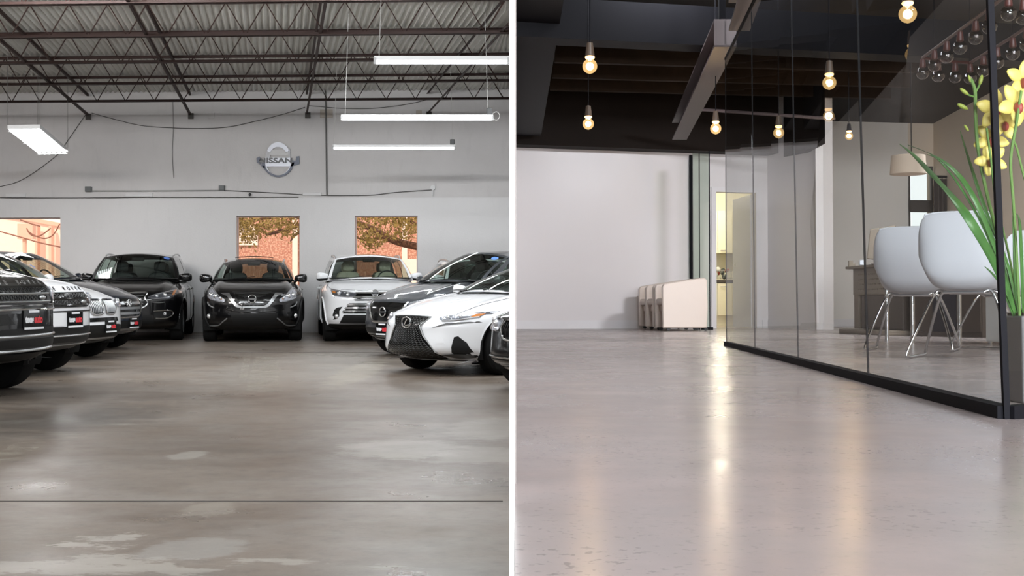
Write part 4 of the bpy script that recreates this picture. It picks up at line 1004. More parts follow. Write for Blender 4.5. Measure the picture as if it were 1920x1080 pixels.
# ---- white three-row SUV
def Hz(zx, zy): px, py = 570+zx/5.683, 460+zy/5.683; return ((px-697)/100.5, (644-py)/100.5)
g1 = Car('car', frontal(697, 24.8, 0.95), PHI0, P_WHITE, L=4.72, W=1.93, H=1.70, fo=0.95, wb=2.79, rw=0.38, gc=0.23, hn=1.03, hc=1.185, yc=1.10, hb=1.19, pc=0.30, ridge=0.0, wy0=1.12, wy1=1.85, hwb=0.84, hwt=0.67, ry1=4.3, ry0=4.5, clad=0.34, seats=M_CREAM,
         nose=[(0.2, 0.10), (0.35, 0.03), (0.5, 0.0), (0.8, 0.02), (0.95, 0.06), (1.05, 0.13), (1.2, 0.2)])
g1.wheels(); g1.cabin(); g1.mirrors(1.24); g1.sides(); g1.arches(r=0.02, m=P_WHITE); g1.hoodline(xw=0.74)
HL = [(-0.82, 1.02), (-0.62, 0.98), (-0.40, 0.945), (-0.30, 0.94), (-0.36, 0.86), (-0.50, 0.852), (-0.68, 0.865), (-0.78, 0.90)]
g1.lamp([(-x, z) for x, z in HL], bulbs=[(0.66, 0.925, 0.045), (0.50, 0.90, 0.035), (0.56, 0.94, 0.02)], drl=[[(0.80, 0.98), (0.6, 0.96), (0.36, 0.925)], [(0.74, 0.885), (0.55, 0.867), (0.40, 0.867)]], smooth_n=0, amber=[(0.79, 0.99), (0.73, 0.985), (0.72, 0.93), (0.77, 0.93)])
g1.front('grille', [(-0.32, 0.975), (0.32, 0.975), (0.40, 0.80), (0.36, 0.79), (-0.36, 0.79), (-0.40, 0.80)], M_GLOSSB, 0.006, 0.02)
g1.front('grille_bar', [(-0.36, 0.950), (0.36, 0.950), (0.36, 0.922), (-0.36, 0.922)], M_CHROME, 0.028, 0.03)
g1.front('grille_bar', [(-0.40, 0.87), (0.40, 0.87), (0.42, 0.845), (-0.42, 0.845)], M_CHROME, 0.028, 0.03)
g1.badge_ring(0.93, 0.062, 0.03, fill=M_SATIN)
for k in range(3):
    z = 0.735-0.062*k; w = 0.50+0.045*k
    g1.front('intake_bar', [(-w, z), (w, z), (w+0.03, z-0.032), (-w-0.03, z-0.032)], M_CHROME, 0.022, 0.03)
g1.front('upper_intake', [(-0.48, 0.745), (0.48, 0.745), (0.60, 0.55), (-0.60, 0.55)], M_GLOSSB, 0.004, 0.02)
g1.front('lower_intake', [(-0.58, 0.53), (0.58, 0.53), (0.66, 0.36), (-0.66, 0.36)], M_PLAST, 0.004, 0.02)
g1.bar('hood_edge', [(-0.62, 1.0), (-0.36, 0.985), (0, 0.985), (0.36, 0.985), (0.62, 1.0)], 0.004, M_PLAST, 0.002)
for sg in (-1, 1):
    g1.front('fog_bezel', [(sg*0.70, 0.66), (sg*0.60, 0.68), (sg*0.66, 0.60), (sg*0.66, 0.50), (sg*0.72, 0.44), (sg*0.77, 0.43), (sg*0.78, 0.52), (sg*0.75, 0.62)], M_PLAST, 0.004, 0.02)
    x = sg*0.70; z = 0.50; y, _ = g1.fy(x, z); c = MB(); c.lathe([(0, -0.004), (0.030, 0.0), (0.042, 0.012), (0.046, 0.03)], 20, (0,0,0), 'Y'); o = c.build('fog_light', M_LAMP, g1.e); o.location = (x, y-0.02, z)
g1.done('white three-row SUV with cream seats and chrome barred grille, parked against the back wall')
# ---- black SUV with oval grille, left at the back wall
e1 = Car('car', frontal(250, 24.95, 0.95), PHI0, P_BLACK, L=4.72, W=1.96, H=1.73, fo=0.95, wb=2.85, rw=0.375, gc=0.22, hn=0.99, hc=1.175, yc=1.12, hb=1.18, pc=0.34, ridge=0.03, wy0=1.14, wy1=1.85, hwb=0.85, hwt=0.68, ry1=4.3, ry0=4.5, clad=0.30,
         nose=[(0.2, 0.10), (0.33, 0.02), (0.5, 0.0), (0.8, 0.0), (0.92, 0.05), (1.0, 0.12), (1.2, 0.2)])
e1.wheels(); e1.cabin(sticker=(0.80, 0.86)); e1.mirrors(1.23, w=0.27); e1.sides(); e1.arches(m=P_BLACK, r=0.015); e1.hoodline(xw=0.66)
e1.lamp([(0.36, 0.86), (0.50, 0.92), (0.70, 0.97), (0.86, 1.01), (0.84, 0.90), (0.76, 0.83), (0.55, 0.81), (0.40, 0.82)], bulbs=[(0.66, 0.885, 0.042), (0.52, 0.865, 0.03)], drl=[[(0.42, 0.875), (0.60, 0.925), (0.80, 0.975)], [(0.42, 0.83), (0.56, 0.825), (0.74, 0.85)]], smooth_n=2, amber=[(0.80, 0.98), (0.845, 0.995), (0.82, 0.90), (0.78, 0.88)])
og = [(0.0, 0.93), (0.22, 0.945), (0.34, 0.93), (0.30, 0.84), (0.36, 0.74), (0.24, 0.64), (0.0, 0.615), (-0.24, 0.64), (-0.36, 0.74), (-0.30, 0.84), (-0.34, 0.93), (-0.22, 0.945)]
e1.front('grille', og, M_GLOSSB, 0.004, 0.02, 2)
e1.bar('grille_surround', og+[og[0]], 0.016, M_CHROME, 0.012, n=8)
for k in range(5): e1.bar('grille_bar', [(-0.28, 0.885-0.05*k), (0, 0.875-0.05*k), (0.28, 0.885-0.05*k)], 0.006, M_SATIN, 0.010)
e1.bar('bumper_strip', [(0.46, 0.585), (0.66, 0.60), (0.78, 0.585), (0.80, 0.52), (0.70, 0.455), (0.50, 0.45)], 0.014, M_CHROME, 0.012, mirror=True)
e1.front('fog_bezel', [(0.46, 0.575), (0.76, 0.58), (0.77, 0.52), (0.68, 0.47), (0.48, 0.465)], M_PLAST, 0.004, 0.02, mirror=True)
e1.bar('lamp_crease', [(0.42, 0.76), (0.55, 0.745), (0.66, 0.755)], 0.008, M_SATIN, 0.004, mirror=True)
e1.front('lower_intake', [(-0.42, 0.52), (0.42, 0.52), (0.48, 0.34), (-0.48, 0.34)], M_PLAST, 0.004, 0.02)
for sg in (-1, 1):
    x = sg*0.66; z = 0.535; y, _ = e1.fy(x, z); c = MB(); c.lathe([(0, -0.004), (0.026, 0.0), (0.036, 0.012), (0.04, 0.03)], 18, (0,0,0), 'Y'); o = c.build('fog_light', M_LAMP, e1.e); o.location = (x, y-0.02, z)
e1.done('black SUV with oval grille and blue windshield sticker, against the back wall at left')
# ---- left row, nose to the aisle
PL = 74
a1 = Car('car', (-5.02, 13.07), PL, P_BLACK, L=4.8, W=1.98, H=1.84, fo=0.88, wb=2.92, rw=0.40, gc=0.30, hn=1.245, hc=1.33, yc=1.25, hb=1.25, pc=0.22, crown=0.03, ridge=0.02, wy0=1.25, wy1=1.95, hwb=0.86, hwt=0.72, ry1=4.4, ry0=4.65, clad=0.42, trim=M_GPL,
         nose=[(0.2, 0.14), (0.4, 0.02), (0.6, 0.0), (0.9, 0.0), (1.08, 0.02), (1.16, 0.06), (1.3, 0.16)])
a1.wheels(); a1.cabin(sticker=None); a1.mirrors(1.32); a1.sides(); a1.arches(); a1.hoodline(xw=0.74)
def rover_face(c, letter_m, bar_m, mesh_m, zt, lz=0.050, gh=0.19):
    c.letters('RANGE ROVER', zt+lz, 0.070, letter_m, 1.0)
    w = 0.52
    c.front('grille', [(-w, zt), (w, zt), (w+0.08, zt-gh+0.03), (w-0.02, zt-gh), (-w+0.02, zt-gh), (-w-0.08, zt-gh+0.03)], M_GLOSSB, 0.012, 0.03)
    c.bar('grille_bar', [(-w-0.02, zt-0.078), (0, zt-0.082), (w+0.02, zt-0.078)], 0.010, bar_m, 0.018)
    c.bar('grille_bar', [(-w-0.05, zt-0.160), (0, zt-0.165), (w+0.05, zt-0.160)], 0.008, bar_m, 0.018)
    for r_ in range(2):
        for k in range(15):
            x = -w+0.05+(2*w-0.1)*k/14; z = zt-0.042-0.080*r_; c.bar('grille_mesh', [(x-0.022, z), (x-0.01, z+0.020), (x+0.012, z+0.020), (x+0.024, z), (x+0.012, z-0.020), (x-0.01, z-0.020), (x-0.022, z)], 0.0045, mesh_m, 0.014, smooth=1, n=4)
    y, _ = c.fy(w-0.14, zt-0.125); m_ = MB(); m_.sphere((0,0,0), (0.050, 0.03, 0.026), 14, 8); o = m_.build('badge', M_SATIN, c.e); o.location = (w-0.14, y-0.02, zt-0.125)
    c.lamp([(w+0.06, zt-0.01), (0.78, zt-0.01), (0.92, zt-0.02), (0.91, zt-0.13), (0.80, zt-0.15), (w+0.10, zt-0.15)], bulbs=[(0.70, zt-0.075, 0.040), (0.83, zt-0.07, 0.030)], drl=[[(0.64, zt-0.03), (0.64, zt-0.13), (0.78, zt-0.135), (0.90, zt-0.10)]], smooth_n=0)
rover_face(a1, M_SATIN, M_SATIN, M_PLAST, 1.135, 0.035)
a1.bar('bumper_strip', [(-0.62, 0.90), (-0.5, 0.935), (0.5, 0.935), (0.60, 0.935), (0.66, 0.965), (0.68, 1.05)], 0.013, M_CHROME, 0.014)
a1.bar('bumper_strip', [(-0.8, 0.88), (0, 0.895), (0.72, 0.89), (0.80, 0.91), (0.81, 0.95)], 0.011, M_CHROME, 0.010)
a1.plate(0.785, 0.20, 0.33, 0.195); a1.front('intake', [(-0.62, 0.83), (-0.2, 0.85), (-0.08, 0.74), (-0.70, 0.73)], M_GLOSSB, 0.004, 0.02)
a1.front('mid_panel', [(-0.80, 0.69), (0.80, 0.70), (0.82, 0.64), (-0.82, 0.63)], M_PLAST, 0.004, 0.02)
a1.front('bumper_panel', [(-0.86, 0.63), (0.90, 0.64), (0.92, 0.34), (-0.88, 0.34)], M_GPL, 0.002, 0.02)
a1.front('lower_intake', [(-0.76, 0.585), (0.76, 0.59), (0.74, 0.50), (-0.74, 0.49)], M_PLAST, 0.012, 0.02)
a1.bar('skid_strip', [(-0.86, 0.62), (0, 0.615), (0.86, 0.63)], 0.014, M_SATIN, 0.010); a1.bar('skid_strip', [(-0.80, 0.475), (0, 0.465), (0.80, 0.485)], 0.014, M_SATIN, 0.016)
a1.front('skid_plate', [(-0.5, 0.43), (0.70, 0.44), (0.5, 0.35), (-0.4, 0.35)], M_PLAST, 0.012, 0.03)
a1.done('nearest black SUV in the left row, cut off by the left photo edge')
b1 = Car('car', (-5.53, 15.88), PL, P_WHITE, L=4.45, W=1.96, H=1.64, fo=0.88, wb=2.75, rw=0.385, gc=0.27, hn=1.145, hc=1.24, yc=1.20, hb=1.20, pc=0.26, crown=0.04, ridge=0.02, wy0=1.20, wy1=1.95, hwb=0.82, hwt=0.66, ry1=4.0, ry0=4.3, clad=0.40, trim=M_GPL,
         nose=[(0.2, 0.14), (0.4, 0.02), (0.6, 0.0), (0.85, 0.0), (1.0, 0.02), (1.08, 0.06), (1.25, 0.16)])
b1.wheels(); b1.cabin(); b1.mirrors(1.25, m=P_BLACK); b1.sides(); b1.arches(); b1.hoodline(xw=0.72)
rover_face(b1, M_GLOSSB, M_GLOSSB, M_GPL, 1.04, 0.040)
b1.bar('bumper_crease', [(-0.8, 0.80), (0, 0.80), (0.66, 0.80)], 0.010, M_PLAST, 0.004)
b1.plate(0.695, 0.17)
b1.front('number_panel', [(-0.40, 0.78), (-0.05, 0.78), (-0.05, 0.62), (-0.40, 0.62)], P_WHITE, 0.012, 0.02)
b1.front('intake', [(-0.74, 0.61), (0.66, 0.61), (0.76, 0.58), (0.78, 0.50), (-0.78, 0.50)], M_PLAST, 0.004, 0.02)
b1.front('bumper_panel', [(-0.84, 0.515), (0.86, 0.515), (0.84, 0.32), (-0.84, 0.32)], M_GPL, 0.006, 0.02)
b1.front('lower_intake', [(-0.60, 0.475), (0.66, 0.475), (0.66, 0.41), (-0.60, 0.41)], M_PLAST, 0.014, 0.02)
b1.bar('skid_strip', [(-0.80, 0.50), (0, 0.495), (0.84, 0.505)], 0.010, M_SATIN, 0.014); b1.bar('skid_strip', [(-0.7, 0.385), (0, 0.38), (0.74, 0.39)], 0.010, M_SATIN, 0.014)
b1.done('white SUV second in the left row, dark spaced letters across its hood')
w1 = Car('car', (-5.98, 18.8), PL, P_WHITE, L=4.6, W=1.92, H=1.62, fo=0.86, wb=2.80, rw=0.375, gc=0.22, hn=0.96, hc=1.15, yc=1.25, hb=1.15, pc=0.34, crown=0.06, ridge=0.015, wy0=1.24, wy1=1.95, hwb=0.80, hwt=0.64, ry1=4.2, ry0=4.45, clad=0.32,
         nose=[(0.2, 0.14), (0.33, 0.04), (0.5, 0.0), (0.75, 0.01), (0.88, 0.05), (0.98, 0.13), (1.2, 0.24)])
w1.wheels(); w1.cabin(sticker=(0.70, 0.50)); w1.mirrors(1.19); w1.sides(); w1.arches(); w1.hoodline(xw=0.64)
def kidneys(c, z0, z1, m, xo=0.34, fill=M_GLOSSB, n=8):
    for sg in (-1, 1):
        k = [(sg*0.03, z1-0.02), (sg*0.07, z1), (sg*(xo-0.06), z1), (sg*xo, z1-0.06), (sg*(xo-0.01), z0+0.08), (sg*(xo-0.08), z0), (sg*0.08, z0), (sg*0.03, z0+0.04)]
        g = c.front('kidney_grille', k, fill, 0.006, 0.02, 2)[0]
        c.bar('surround', k+[k[0]], 0.013, M_CHROME, 0.014, parent=g, n=8)
        for i in range(n):
            x = sg*(0.06+(xo-0.10)*i/(n-1)); c.bar('slat', [(x, z0+0.02), (x, z1-0.02)], 0.008, m, 0.016, parent=g)
def roundel(c, z, y=None):
    y, h = c.fy(0, z); m_ = MB(); m_.lathe([(0, 0), (0.036, 0), (0.041, 0.006), (0.041, 0.012), (0, 0.012)], 20, (0,0,0), 'Y'); o = m_.build('badge', [M_SATIN], c.e); o.location = (0, y-0.012, z); o.rotation_euler = (-0.9, 0, 0)
    m_ = MB()
    for a in (0, PI): m_.add([Vector((0, -0.003, 0))]+[Vector((0.027*math.cos(a+PI/2*k/6), -0.003, 0.027*math.sin(a+PI/2*k/6))) for k in range(7)], [(0, i+1, i+2) for i in range(6)])
    m_.build('badge_field', M_BLUE, o, smooth=False, solid=0.002)
kidneys(w1, 0.69, 0.90, M_SATIN); roundel(w1, 0.975)
w1.lamp([(0.36, 0.87), (0.55, 0.90), (0.78, 0.94), (0.88, 0.95), (0.84, 0.84), (0.66, 0.79), (0.40, 0.78)], bulbs=[(0.50, 0.84, 0.045), (0.68, 0.865, 0.045)], drl=[[(0.40, 0.79), (0.60, 0.80), (0.80, 0.86)]], smooth_n=2)
w1.front('upper_intake', [(-0.38, 0.635), (0.38, 0.635), (0.42, 0.575), (-0.42, 0.575)], M_GLOSSB, 0.004, 0.02)
w1.front('lower_intake', [(-0.70, 0.50), (-0.4, 0.53), (0.4, 0.53), (0.70, 0.50), (0.74, 0.34), (-0.74, 0.34)], M_PLAST, 0.004, 0.02)
w1.front('skid_plate', [(-0.62, 0.33), (0.62, 0.33), (0.45, 0.24), (-0.45, 0.24)], M_SATIN, 0.008, 0.03)
w1.front('air_curtain', [(0.74, 0.60), (0.84, 0.60), (0.84, 0.42), (0.76, 0.44)], M_PLAST, 0.004, 0.02, mirror=True)
w1.plate(0.50, 0.14, 0.28, 0.17)
w1.done('white crossover with twin oval barred grilles, third in the left row')
h1 = Car('car', (-6.40, 21.4), PL, P_NAVY, L=4.6, W=1.90, H=1.68, fo=0.86, wb=2.75, rw=0.37, gc=0.23, hn=0.95, hc=1.18, yc=1.25, hb=1.17, pc=0.34, crown=0.05, ridge=0.03, wy0=1.24, wy1=2.05, hwb=0.80, hwt=0.63, ry1=4.2, ry0=4.45, clad=0.30, seats=M_CREAM,
         nose=[(0.2, 0.14), (0.33, 0.02), (0.5, 0.0), (0.75, 0.02), (0.88, 0.07), (0.96, 0.16), (1.2, 0.3)])
h1.wheels(); h1.cabin(); h1.mirrors(1.22); h1.sides(); h1.arches(); h1.hoodline(xw=0.66)
hg = [(-0.46, 0.86), (0, 0.875), (0.46, 0.86), (0.50, 0.82), (0.42, 0.66), (0.30, 0.565), (-0.30, 0.565), (-0.42, 0.66), (-0.50, 0.82)]
h1.front('grille', hg, M_GLOSSB, 0.004, 0.02)
h1.bar('grille_surround', [(0.50, 0.82), (0.44, 0.66), (0.32, 0.57), (0, 0.56), (-0.32, 0.57), (-0.44, 0.66), (-0.50, 0.82)], 0.014, M_CHROME, 0.012)
for k in range(3): w = 0.44-0.03*k; h1.front('grille_bar', [(-w, 0.815-0.085*k), (w, 0.815-0.085*k), (w-0.01, 0.775-0.085*k), (-w+0.01, 0.775-0.085*k)], M_SATIN, 0.020, 0.02)
bd = h1.badge_ring(0.795, 0.062, 0, fill=None); bd.scale = (1.25, 1, 0.9)
m_ = MB(); m_.tube([(-0.028, 0, -0.04), (-0.018, 0, 0.045)], 0.009, 6); m_.tube([(0.018, 0, -0.045), (0.028, 0, 0.04)], 0.009, 6); m_.tube([(-0.026, 0, -0.012), (0.026, 0, 0.012)], 0.008, 6); m_.build('badge_letter', M_CHROME, bd)
h1.lamp([(0.54, 0.86), (0.70, 0.90), (0.86, 0.93), (0.84, 0.82), (0.70, 0.78), (0.54, 0.77)], bulbs=[(0.64, 0.83, 0.04), (0.75, 0.85, 0.035)], smooth_n=2)
h1.front('lower_intake', [(-0.55, 0.50), (0.55, 0.50), (0.60, 0.36), (-0.60, 0.36)], M_PLAST, 0.004, 0.02)
h1.front('skid_plate', [(-0.66, 0.36), (0.66, 0.36), (0.60, 0.27), (-0.60, 0.27)], M_SATIN, 0.010, 0.03, 2)
h1.plate(0.46, 0.13, 0.28, 0.16)
h1.done('dark blue SUV with round emblem and three chrome grille bars, farthest in the left row')
# ---- right row
PR = -45
r1 = Car('car', (-1.956, 19.4), PR, P_GREY, L=4.6, W=1.84, H=1.66, fo=0.90, wb=2.70, rw=0.365, gc=0.22, hn=0.92, hc=1.15, yc=1.15, hb=1.13, pc=0.36, crown=0.05, ridge=0.03, wy0=1.15, wy1=2.0, hwb=0.78, hwt=0.61, ry1=4.1, ry0=4.4, clad=0.32,
         nose=[(0.2, 0.12), (0.33, 0.03), (0.5, 0.0), (0.7, 0.02), (0.85, 0.07), (0.95, 0.17), (1.2, 0.3)])
r1.wheels(); r1.cabin(sticker=(0.8, 0.8)); r1.mirrors(1.17); r1.sides(); r1.arches(); r1.hoodline(xw=0.66)
r1.front('grille', [(-0.40, 0.84), (0, 0.85), (0.40, 0.84), (0.30, 0.60), (0.22, 0.565), (-0.22, 0.565), (-0.30, 0.60)], M_GLOSSB, 0.004, 0.02)
r1.bar('grille_surround', [(-0.42, 0.85), (-0.36, 0.70), (-0.27, 0.575), (-0.18, 0.55), (0.18, 0.55), (0.27, 0.575), (0.36, 0.70), (0.42, 0.85)], 0.020, M_CHROME, 0.014)
r1.badge_ring(0.70, 0.070, 0.028, fill=M_GLOSSB)
r1.lamp([(0.44, 0.85), (0.60, 0.87), (0.80, 0.92), (0.87, 0.90), (0.80, 0.77), (0.66, 0.72), (0.48, 0.73)], bulbs=[(0.56, 0.80, 0.04), (0.70, 0.82, 0.04)], drl=[[(0.46, 0.75), (0.62, 0.735), (0.78, 0.80)]], smooth_n=2, base=M_LAMP)
r1.front('lower_intake', [(-0.78, 0.46), (0.78, 0.46), (0.80, 0.30), (-0.80, 0.30)], M_PLAST, 0.004, 0.02)
r1.bar('skid_strip', [(-0.80, 0.285), (0, 0.26), (0.80, 0.285)], 0.016, M_SATIN, 0.012)
r1.plate(0.44, 0.0, 0.31, 0.17)
r1.done('grey crossover behind the white sedan in the right row, round emblem and dark mesh grille')
l1 = Car('car', (-1.33, 16.0), PR, P_WHITE, L=4.7, W=1.84, H=1.44, fo=0.90, wb=2.80, rw=0.335, gc=0.16, hn=0.80, hc=1.02, yc=1.30, hb=1.03, pc=0.42, crown=0.07, ridge=0.03, rx=0.70, wy0=1.32, wy1=2.30, hwb=0.76, hwt=0.55, ry1=3.6, ry0=4.2, clad=0.19, rails=False, side=((0.07,0.44),(0.49,0.88)),
         nose=[(0.12, 0.10), (0.22, 0.03), (0.35, 0.0), (0.6, 0.02), (0.74, 0.07), (0.84, 0.16), (1.1, 0.4)])
l1.wheels(narrow=0.24); l1.cabin(); l1.mirrors(1.05, w=0.22, h=0.14); l1.sides(); l1.hoodline(xw=0.62)
sg_ = [(-0.34, 0.735), (0, 0.745), (0.34, 0.735), (0.235, 0.62), (0.30, 0.50), (0.46, 0.30), (0.52, 0.205), (0, 0.185), (-0.52, 0.205), (-0.46, 0.30), (-0.30, 0.50), (-0.235, 0.62)]
l1.front('grille', sg_, M_GLOSSB, 0.012, 0.03, res=0.04)
for k in range(20):
    z = 0.722-0.0255*k
    w = lin(z, [0.2, 0.30, 0.50, 0.62, 0.76], [0.50, 0.43, 0.27, 0.21, 0.31])
    n_ = 11; pts = [(-w+2*w*i/(2*n_), z+(0.008 if i % 2 else -0.008)) for i in range(2*n_+1)]
    l1.bar('grille_mesh', pts, 0.0030, M_PLAST2, 0.014, smooth=1, n=4)
l1.bar('grille_surround', [sg_[i] for i in (11, 0)]+[sg_[1], sg_[2], sg_[3]], 0.009, M_SATIN, 0.018, smooth=1)
l1.bar('grille_surround', [sg_[3], sg_[4], sg_[5], sg_[6], sg_[7], sg_[8], sg_[9], sg_[10], sg_[11]], 0.010, M_SATIN, 0.018, smooth=1)
bd = l1.badge_ring(0.66, 0.072, 0, fill=M_GLOSSB); bd.scale = (1.2, 1, 0.92)
m_ = MB(); m_.tube([(0.022, -0.01, 0.048), (-0.02, -0.01, -0.028), (0.0, -0.01, -0.042), (0.052, -0.01, -0.030)], 0.010, 6); m_.build('badge_letter', M_CHROME, bd)
l1.lamp([(0.44, 0.725), (0.56, 0.755), (0.72, 0.785), (0.82, 0.80), (0.79, 0.725), (0.66, 0.69), (0.52, 0.685)], bulbs=[(0.55, 0.725, 0.028), (0.66, 0.74, 0.028), (0.60, 0.70, 0.018)], smooth_n=2, drl=[[(0.50, 0.692), (0.66, 0.70), (0.78, 0.735)]], amber=[(0.74, 0.77), (0.785, 0.775), (0.775, 0.735), (0.735, 0.735)])
l1.front('running_light', [(0.40, 0.60), (0.56, 0.66), (0.80, 0.68), (0.82, 0.665), (0.56, 0.635)], M_GPL, 0.006, 0.02, mirror=True)
l1.front('side_intake', [(0.66, 0.49), (0.69, 0.50), (0.755, 0.42), (0.785, 0.32), (0.785, 0.24), (0.60, 0.215), (0.63, 0.30)], M_PLAST, 0.012, 0.02, mirror=True)
l1.front('intake_wing', [(0.50, 0.262), (0.62, 0.278), (0.76, 0.272), (0.76, 0.225), (0.62, 0.212)], M_GPL, 0.026, 0.02, mirror=True)
l1.front('tow_cover', [(0.46, 0.47), (0.55, 0.47), (0.57, 0.41), (0.48, 0.41)], P_WHITE, 0.004, 0.01)
l1.front('chin_spoiler', [(-0.72, 0.195), (0.72, 0.195), (0.70, 0.165), (-0.70, 0.165)], P_WHITE, 0.02, 0.06)
l1.done('white sports sedan with large hourglass mesh grille in the right row')
j1 = Car('car', (0.10, 13.25), PR, P_BLACK, L=4.7, W=1.90, H=1.46, fo=0.88, wb=2.90, rw=0.345, gc=0.20, hn=0.86, hc=1.04, yc=1.3, hb=1.05, pc=0.40, crown=0.06, ridge=0.02, wy0=1.35, wy1=2.3, hwb=0.76, hwt=0.56, ry1=3.6, ry0=4.2, clad=0.18, rails=False, side=((0.07,0.44),(0.49,0.88)),
         nose=[(0.14, 0.10), (0.24, 0.02), (0.4, 0.0), (0.65, 0.02), (0.78, 0.07), (0.90, 0.17), (1.1, 0.4)])
j1.wheels(narrow=0.24); j1.cabin(); j1.mirrors(1.06, w=0.22, h=0.14)
kidneys(j1, 0.57, 0.77, M_PLAST, 0.36)
j1.lamp([(0.40, 0.77), (0.60, 0.80), (0.80, 0.85), (0.90, 0.86), (0.85, 0.74), (0.68, 0.67), (0.44, 0.66)], bulbs=[(0.52, 0.725, 0.045), (0.70, 0.755, 0.045)], smooth_n=2, base=M_LAMP)
j1.front('lower_intake', [(-0.70, 0.40), (0.70, 0.40), (0.74, 0.26), (-0.74, 0.26)], M_PLAST, 0.004, 0.02)
j1.bar('bumper_strip', [(-0.80, 0.385), (0, 0.37), (0.80, 0.385)], 0.010, M_CHROME, 0.012); j1.bar('skid_strip', [(-0.82, 0.24), (0, 0.225), (0.82, 0.24)], 0.014, M_CHROME, 0.012)
j1.plate(0.46, 0.0, 0.31, 0.18)
j1.done('nearest black sedan in the right row, mostly hidden by the partition edge')
k1 = Car('car', frontal(916, 24.8, 0.95), PHI0, P_WHITE, L=4.6, W=1.90, H=1.62, fo=0.95, wb=2.75, rw=0.37, gc=0.23, hn=1.0, hc=1.16, yc=1.1, hb=1.17, pc=0.3, wy0=1.12, wy1=1.85, hwb=0.82, hwt=0.65, ry1=4.1, ry0=4.4)
k1.wheels(); k1.cabin(); k1.mirrors(1.20)
k1.lamp([(0.36, 0.88), (0.60, 0.92), (0.84, 0.98), (0.80, 0.84), (0.60, 0.80), (0.40, 0.80)], bulbs=[(0.6, 0.86, 0.045)], smooth_n=2)
k1.front('grille', [(-0.34, 0.92), (0.34, 0.92), (0.30, 0.70), (-0.30, 0.70)], M_GLOSSB, 0.004, 0.02)
k1.done('white SUV at the back wall, only its roof showing behind the grey crossover')
for c in (r1, l1, j1, k1): clip_right(c.e)
# ================================================================== OFFICE (local frame: eye at the origin, floor at FZ)
DO = 145.0/FPX
def office_floor_mat():
    m, nt, b = nodes('polished_concrete'); g = NG(nt); tc = g.n('ShaderNodeTexCoord').outputs['Object']
    n1 = g.noise(g.mapping(tc, (1.2, 0.8, 1)), 0.8, 5, 0.6); n2 = g.noise(tc, 3.2, 7, 0.7)
    c = g.mix(g.ramp(n1, [(0.35, 0.0), (0.7, 1.0)]), (0.345, 0.285, 0.265), (0.43, 0.37, 0.35))
    c = g.mix(g.ramp(n2, [(0.40, 0.5), (0.60, 0.0)]), c, (0.32, 0.285, 0.27))
    sp = g.noise(tc, 75, 2, 0.6); area = g.ramp(g.noise(tc, 1.3, 3, 0.5), [(0.42, 0.0), (0.60, 1.0)])
    spk = g.math('MULTIPLY', g.ramp(sp, [(0.33, 0.55), (0.40, 0.0)]), area)
    c = g.mix(spk, c, (0.17, 0.15, 0.14))
    nt.links.new(c, b.inputs['Base Color'])
    rg = g.ramp(g.noise(tc, 2.2, 5, 0.6), [(0.3, 0.17), (0.7, 0.27)]); nt.links.new(rg, b.inputs['Roughness'])
    b.inputs['Specular IOR Level'].default_value = 0.6
    bp = g.n('ShaderNodeBump'); bp.inputs['Strength'].default_value = 0.05; bp.inputs['Distance'].default_value = 0.004
    nt.links.new(n2, bp.inputs['Height']); nt.links.new(bp.outputs[0], b.inputs['Normal']); return m
def owall_mat(name, c0, rough=0.45, var=0.03, **k): return mat(name, c0, rough, var=var, scale=1.5, **k)
M_OW = owall_mat('office_white_wall', (0.74, 0.71, 0.70), 0.42); M_OGLOSS = owall_mat('glossy_wall_board', (0.74, 0.70, 0.69), 0.33)
M_OBEIGE = owall_mat('warm_beige_wall', (0.76, 0.65, 0.52), 0.6); M_OBLK = mat('black_painted_ceiling', (0.006, 0.0045, 0.004), 0.7, var=0.2, spec=0.1)
M_OBRN = mat('dark_brown_bulkhead', (0.011, 0.007, 0.005), 0.65, var=0.2, spec=0.1); M_OJST = mat('dark_timber_joist', (0.030, 0.019, 0.012), 0.7, var=0.3, spec=0.1)
M_OBEAM = mat('mauve_steel_beam', (0.085, 0.062, 0.063), 0.45, var=0.1); M_ODUCT = mat('dark_slate_duct', (0.007, 0.007, 0.009), 0.55, spec=0.1)
M_FRAME = mat('black_channel', (0.008, 0.008, 0.010), 0.6, spec=0.06); M_SKIRT = mat('white_baseboard', (0.76, 0.74, 0.74), 0.4)
M_OGL = glassmat('office_glass', (0.955, 0.965, 0.955), 1.4, gloss=0.55); M_OGL2 = glassmat('greenish_door_glass', (0.80, 0.85, 0.80), 1.5)
def ost(o): tag(o, kind='structure'); OFFICE.append(o); return o
EPS = 0.0030
def bwy(x): return 18.0+0.266*(x-0.0375)
CZ = 3.12
w = MB(); w.box2((EPS, -3.0, FZ-0.2), (9.0, 24.5, FZ)); ost(w.build('floor_office', office_floor_mat(), smooth=False))
w = MB(); w.box2((EPS, -3.0, CZ), (9.0, 24.5, CZ+0.1)); ost(w.build('ceiling_office', M_OBLK, smooth=False))
def wall(name, p, q, z0, z1, th, m, **k):
    p = Vector((p[0], p[1], 0)); q = Vector((q[0], q[1], 0)); d = (q-p).normalized(); n = Vector((-d.y, d.x, 0))*th
    c = MB(); c.hexa([p+Vector((0,0,z0)), q+Vector((0,0,z0)), q+n+Vector((0,0,z0)), p+n+Vector((0,0,z0)), p+Vector((0,0,z1)), q+Vector((0,0,z1)), q+n+Vector((0,0,z1)), p+n+Vector((0,0,z1))])
    return ost(c.build(name, m, smooth=False))
w = MB(); w.box2((EPS+0.001, 2.0, 2.05), (EPS+0.004, 17.6, CZ)); ost(w.build('wall_reflection_band', M_OBLK, smooth=False))  # added black sheet, unseen, darkens the reflection in the glass
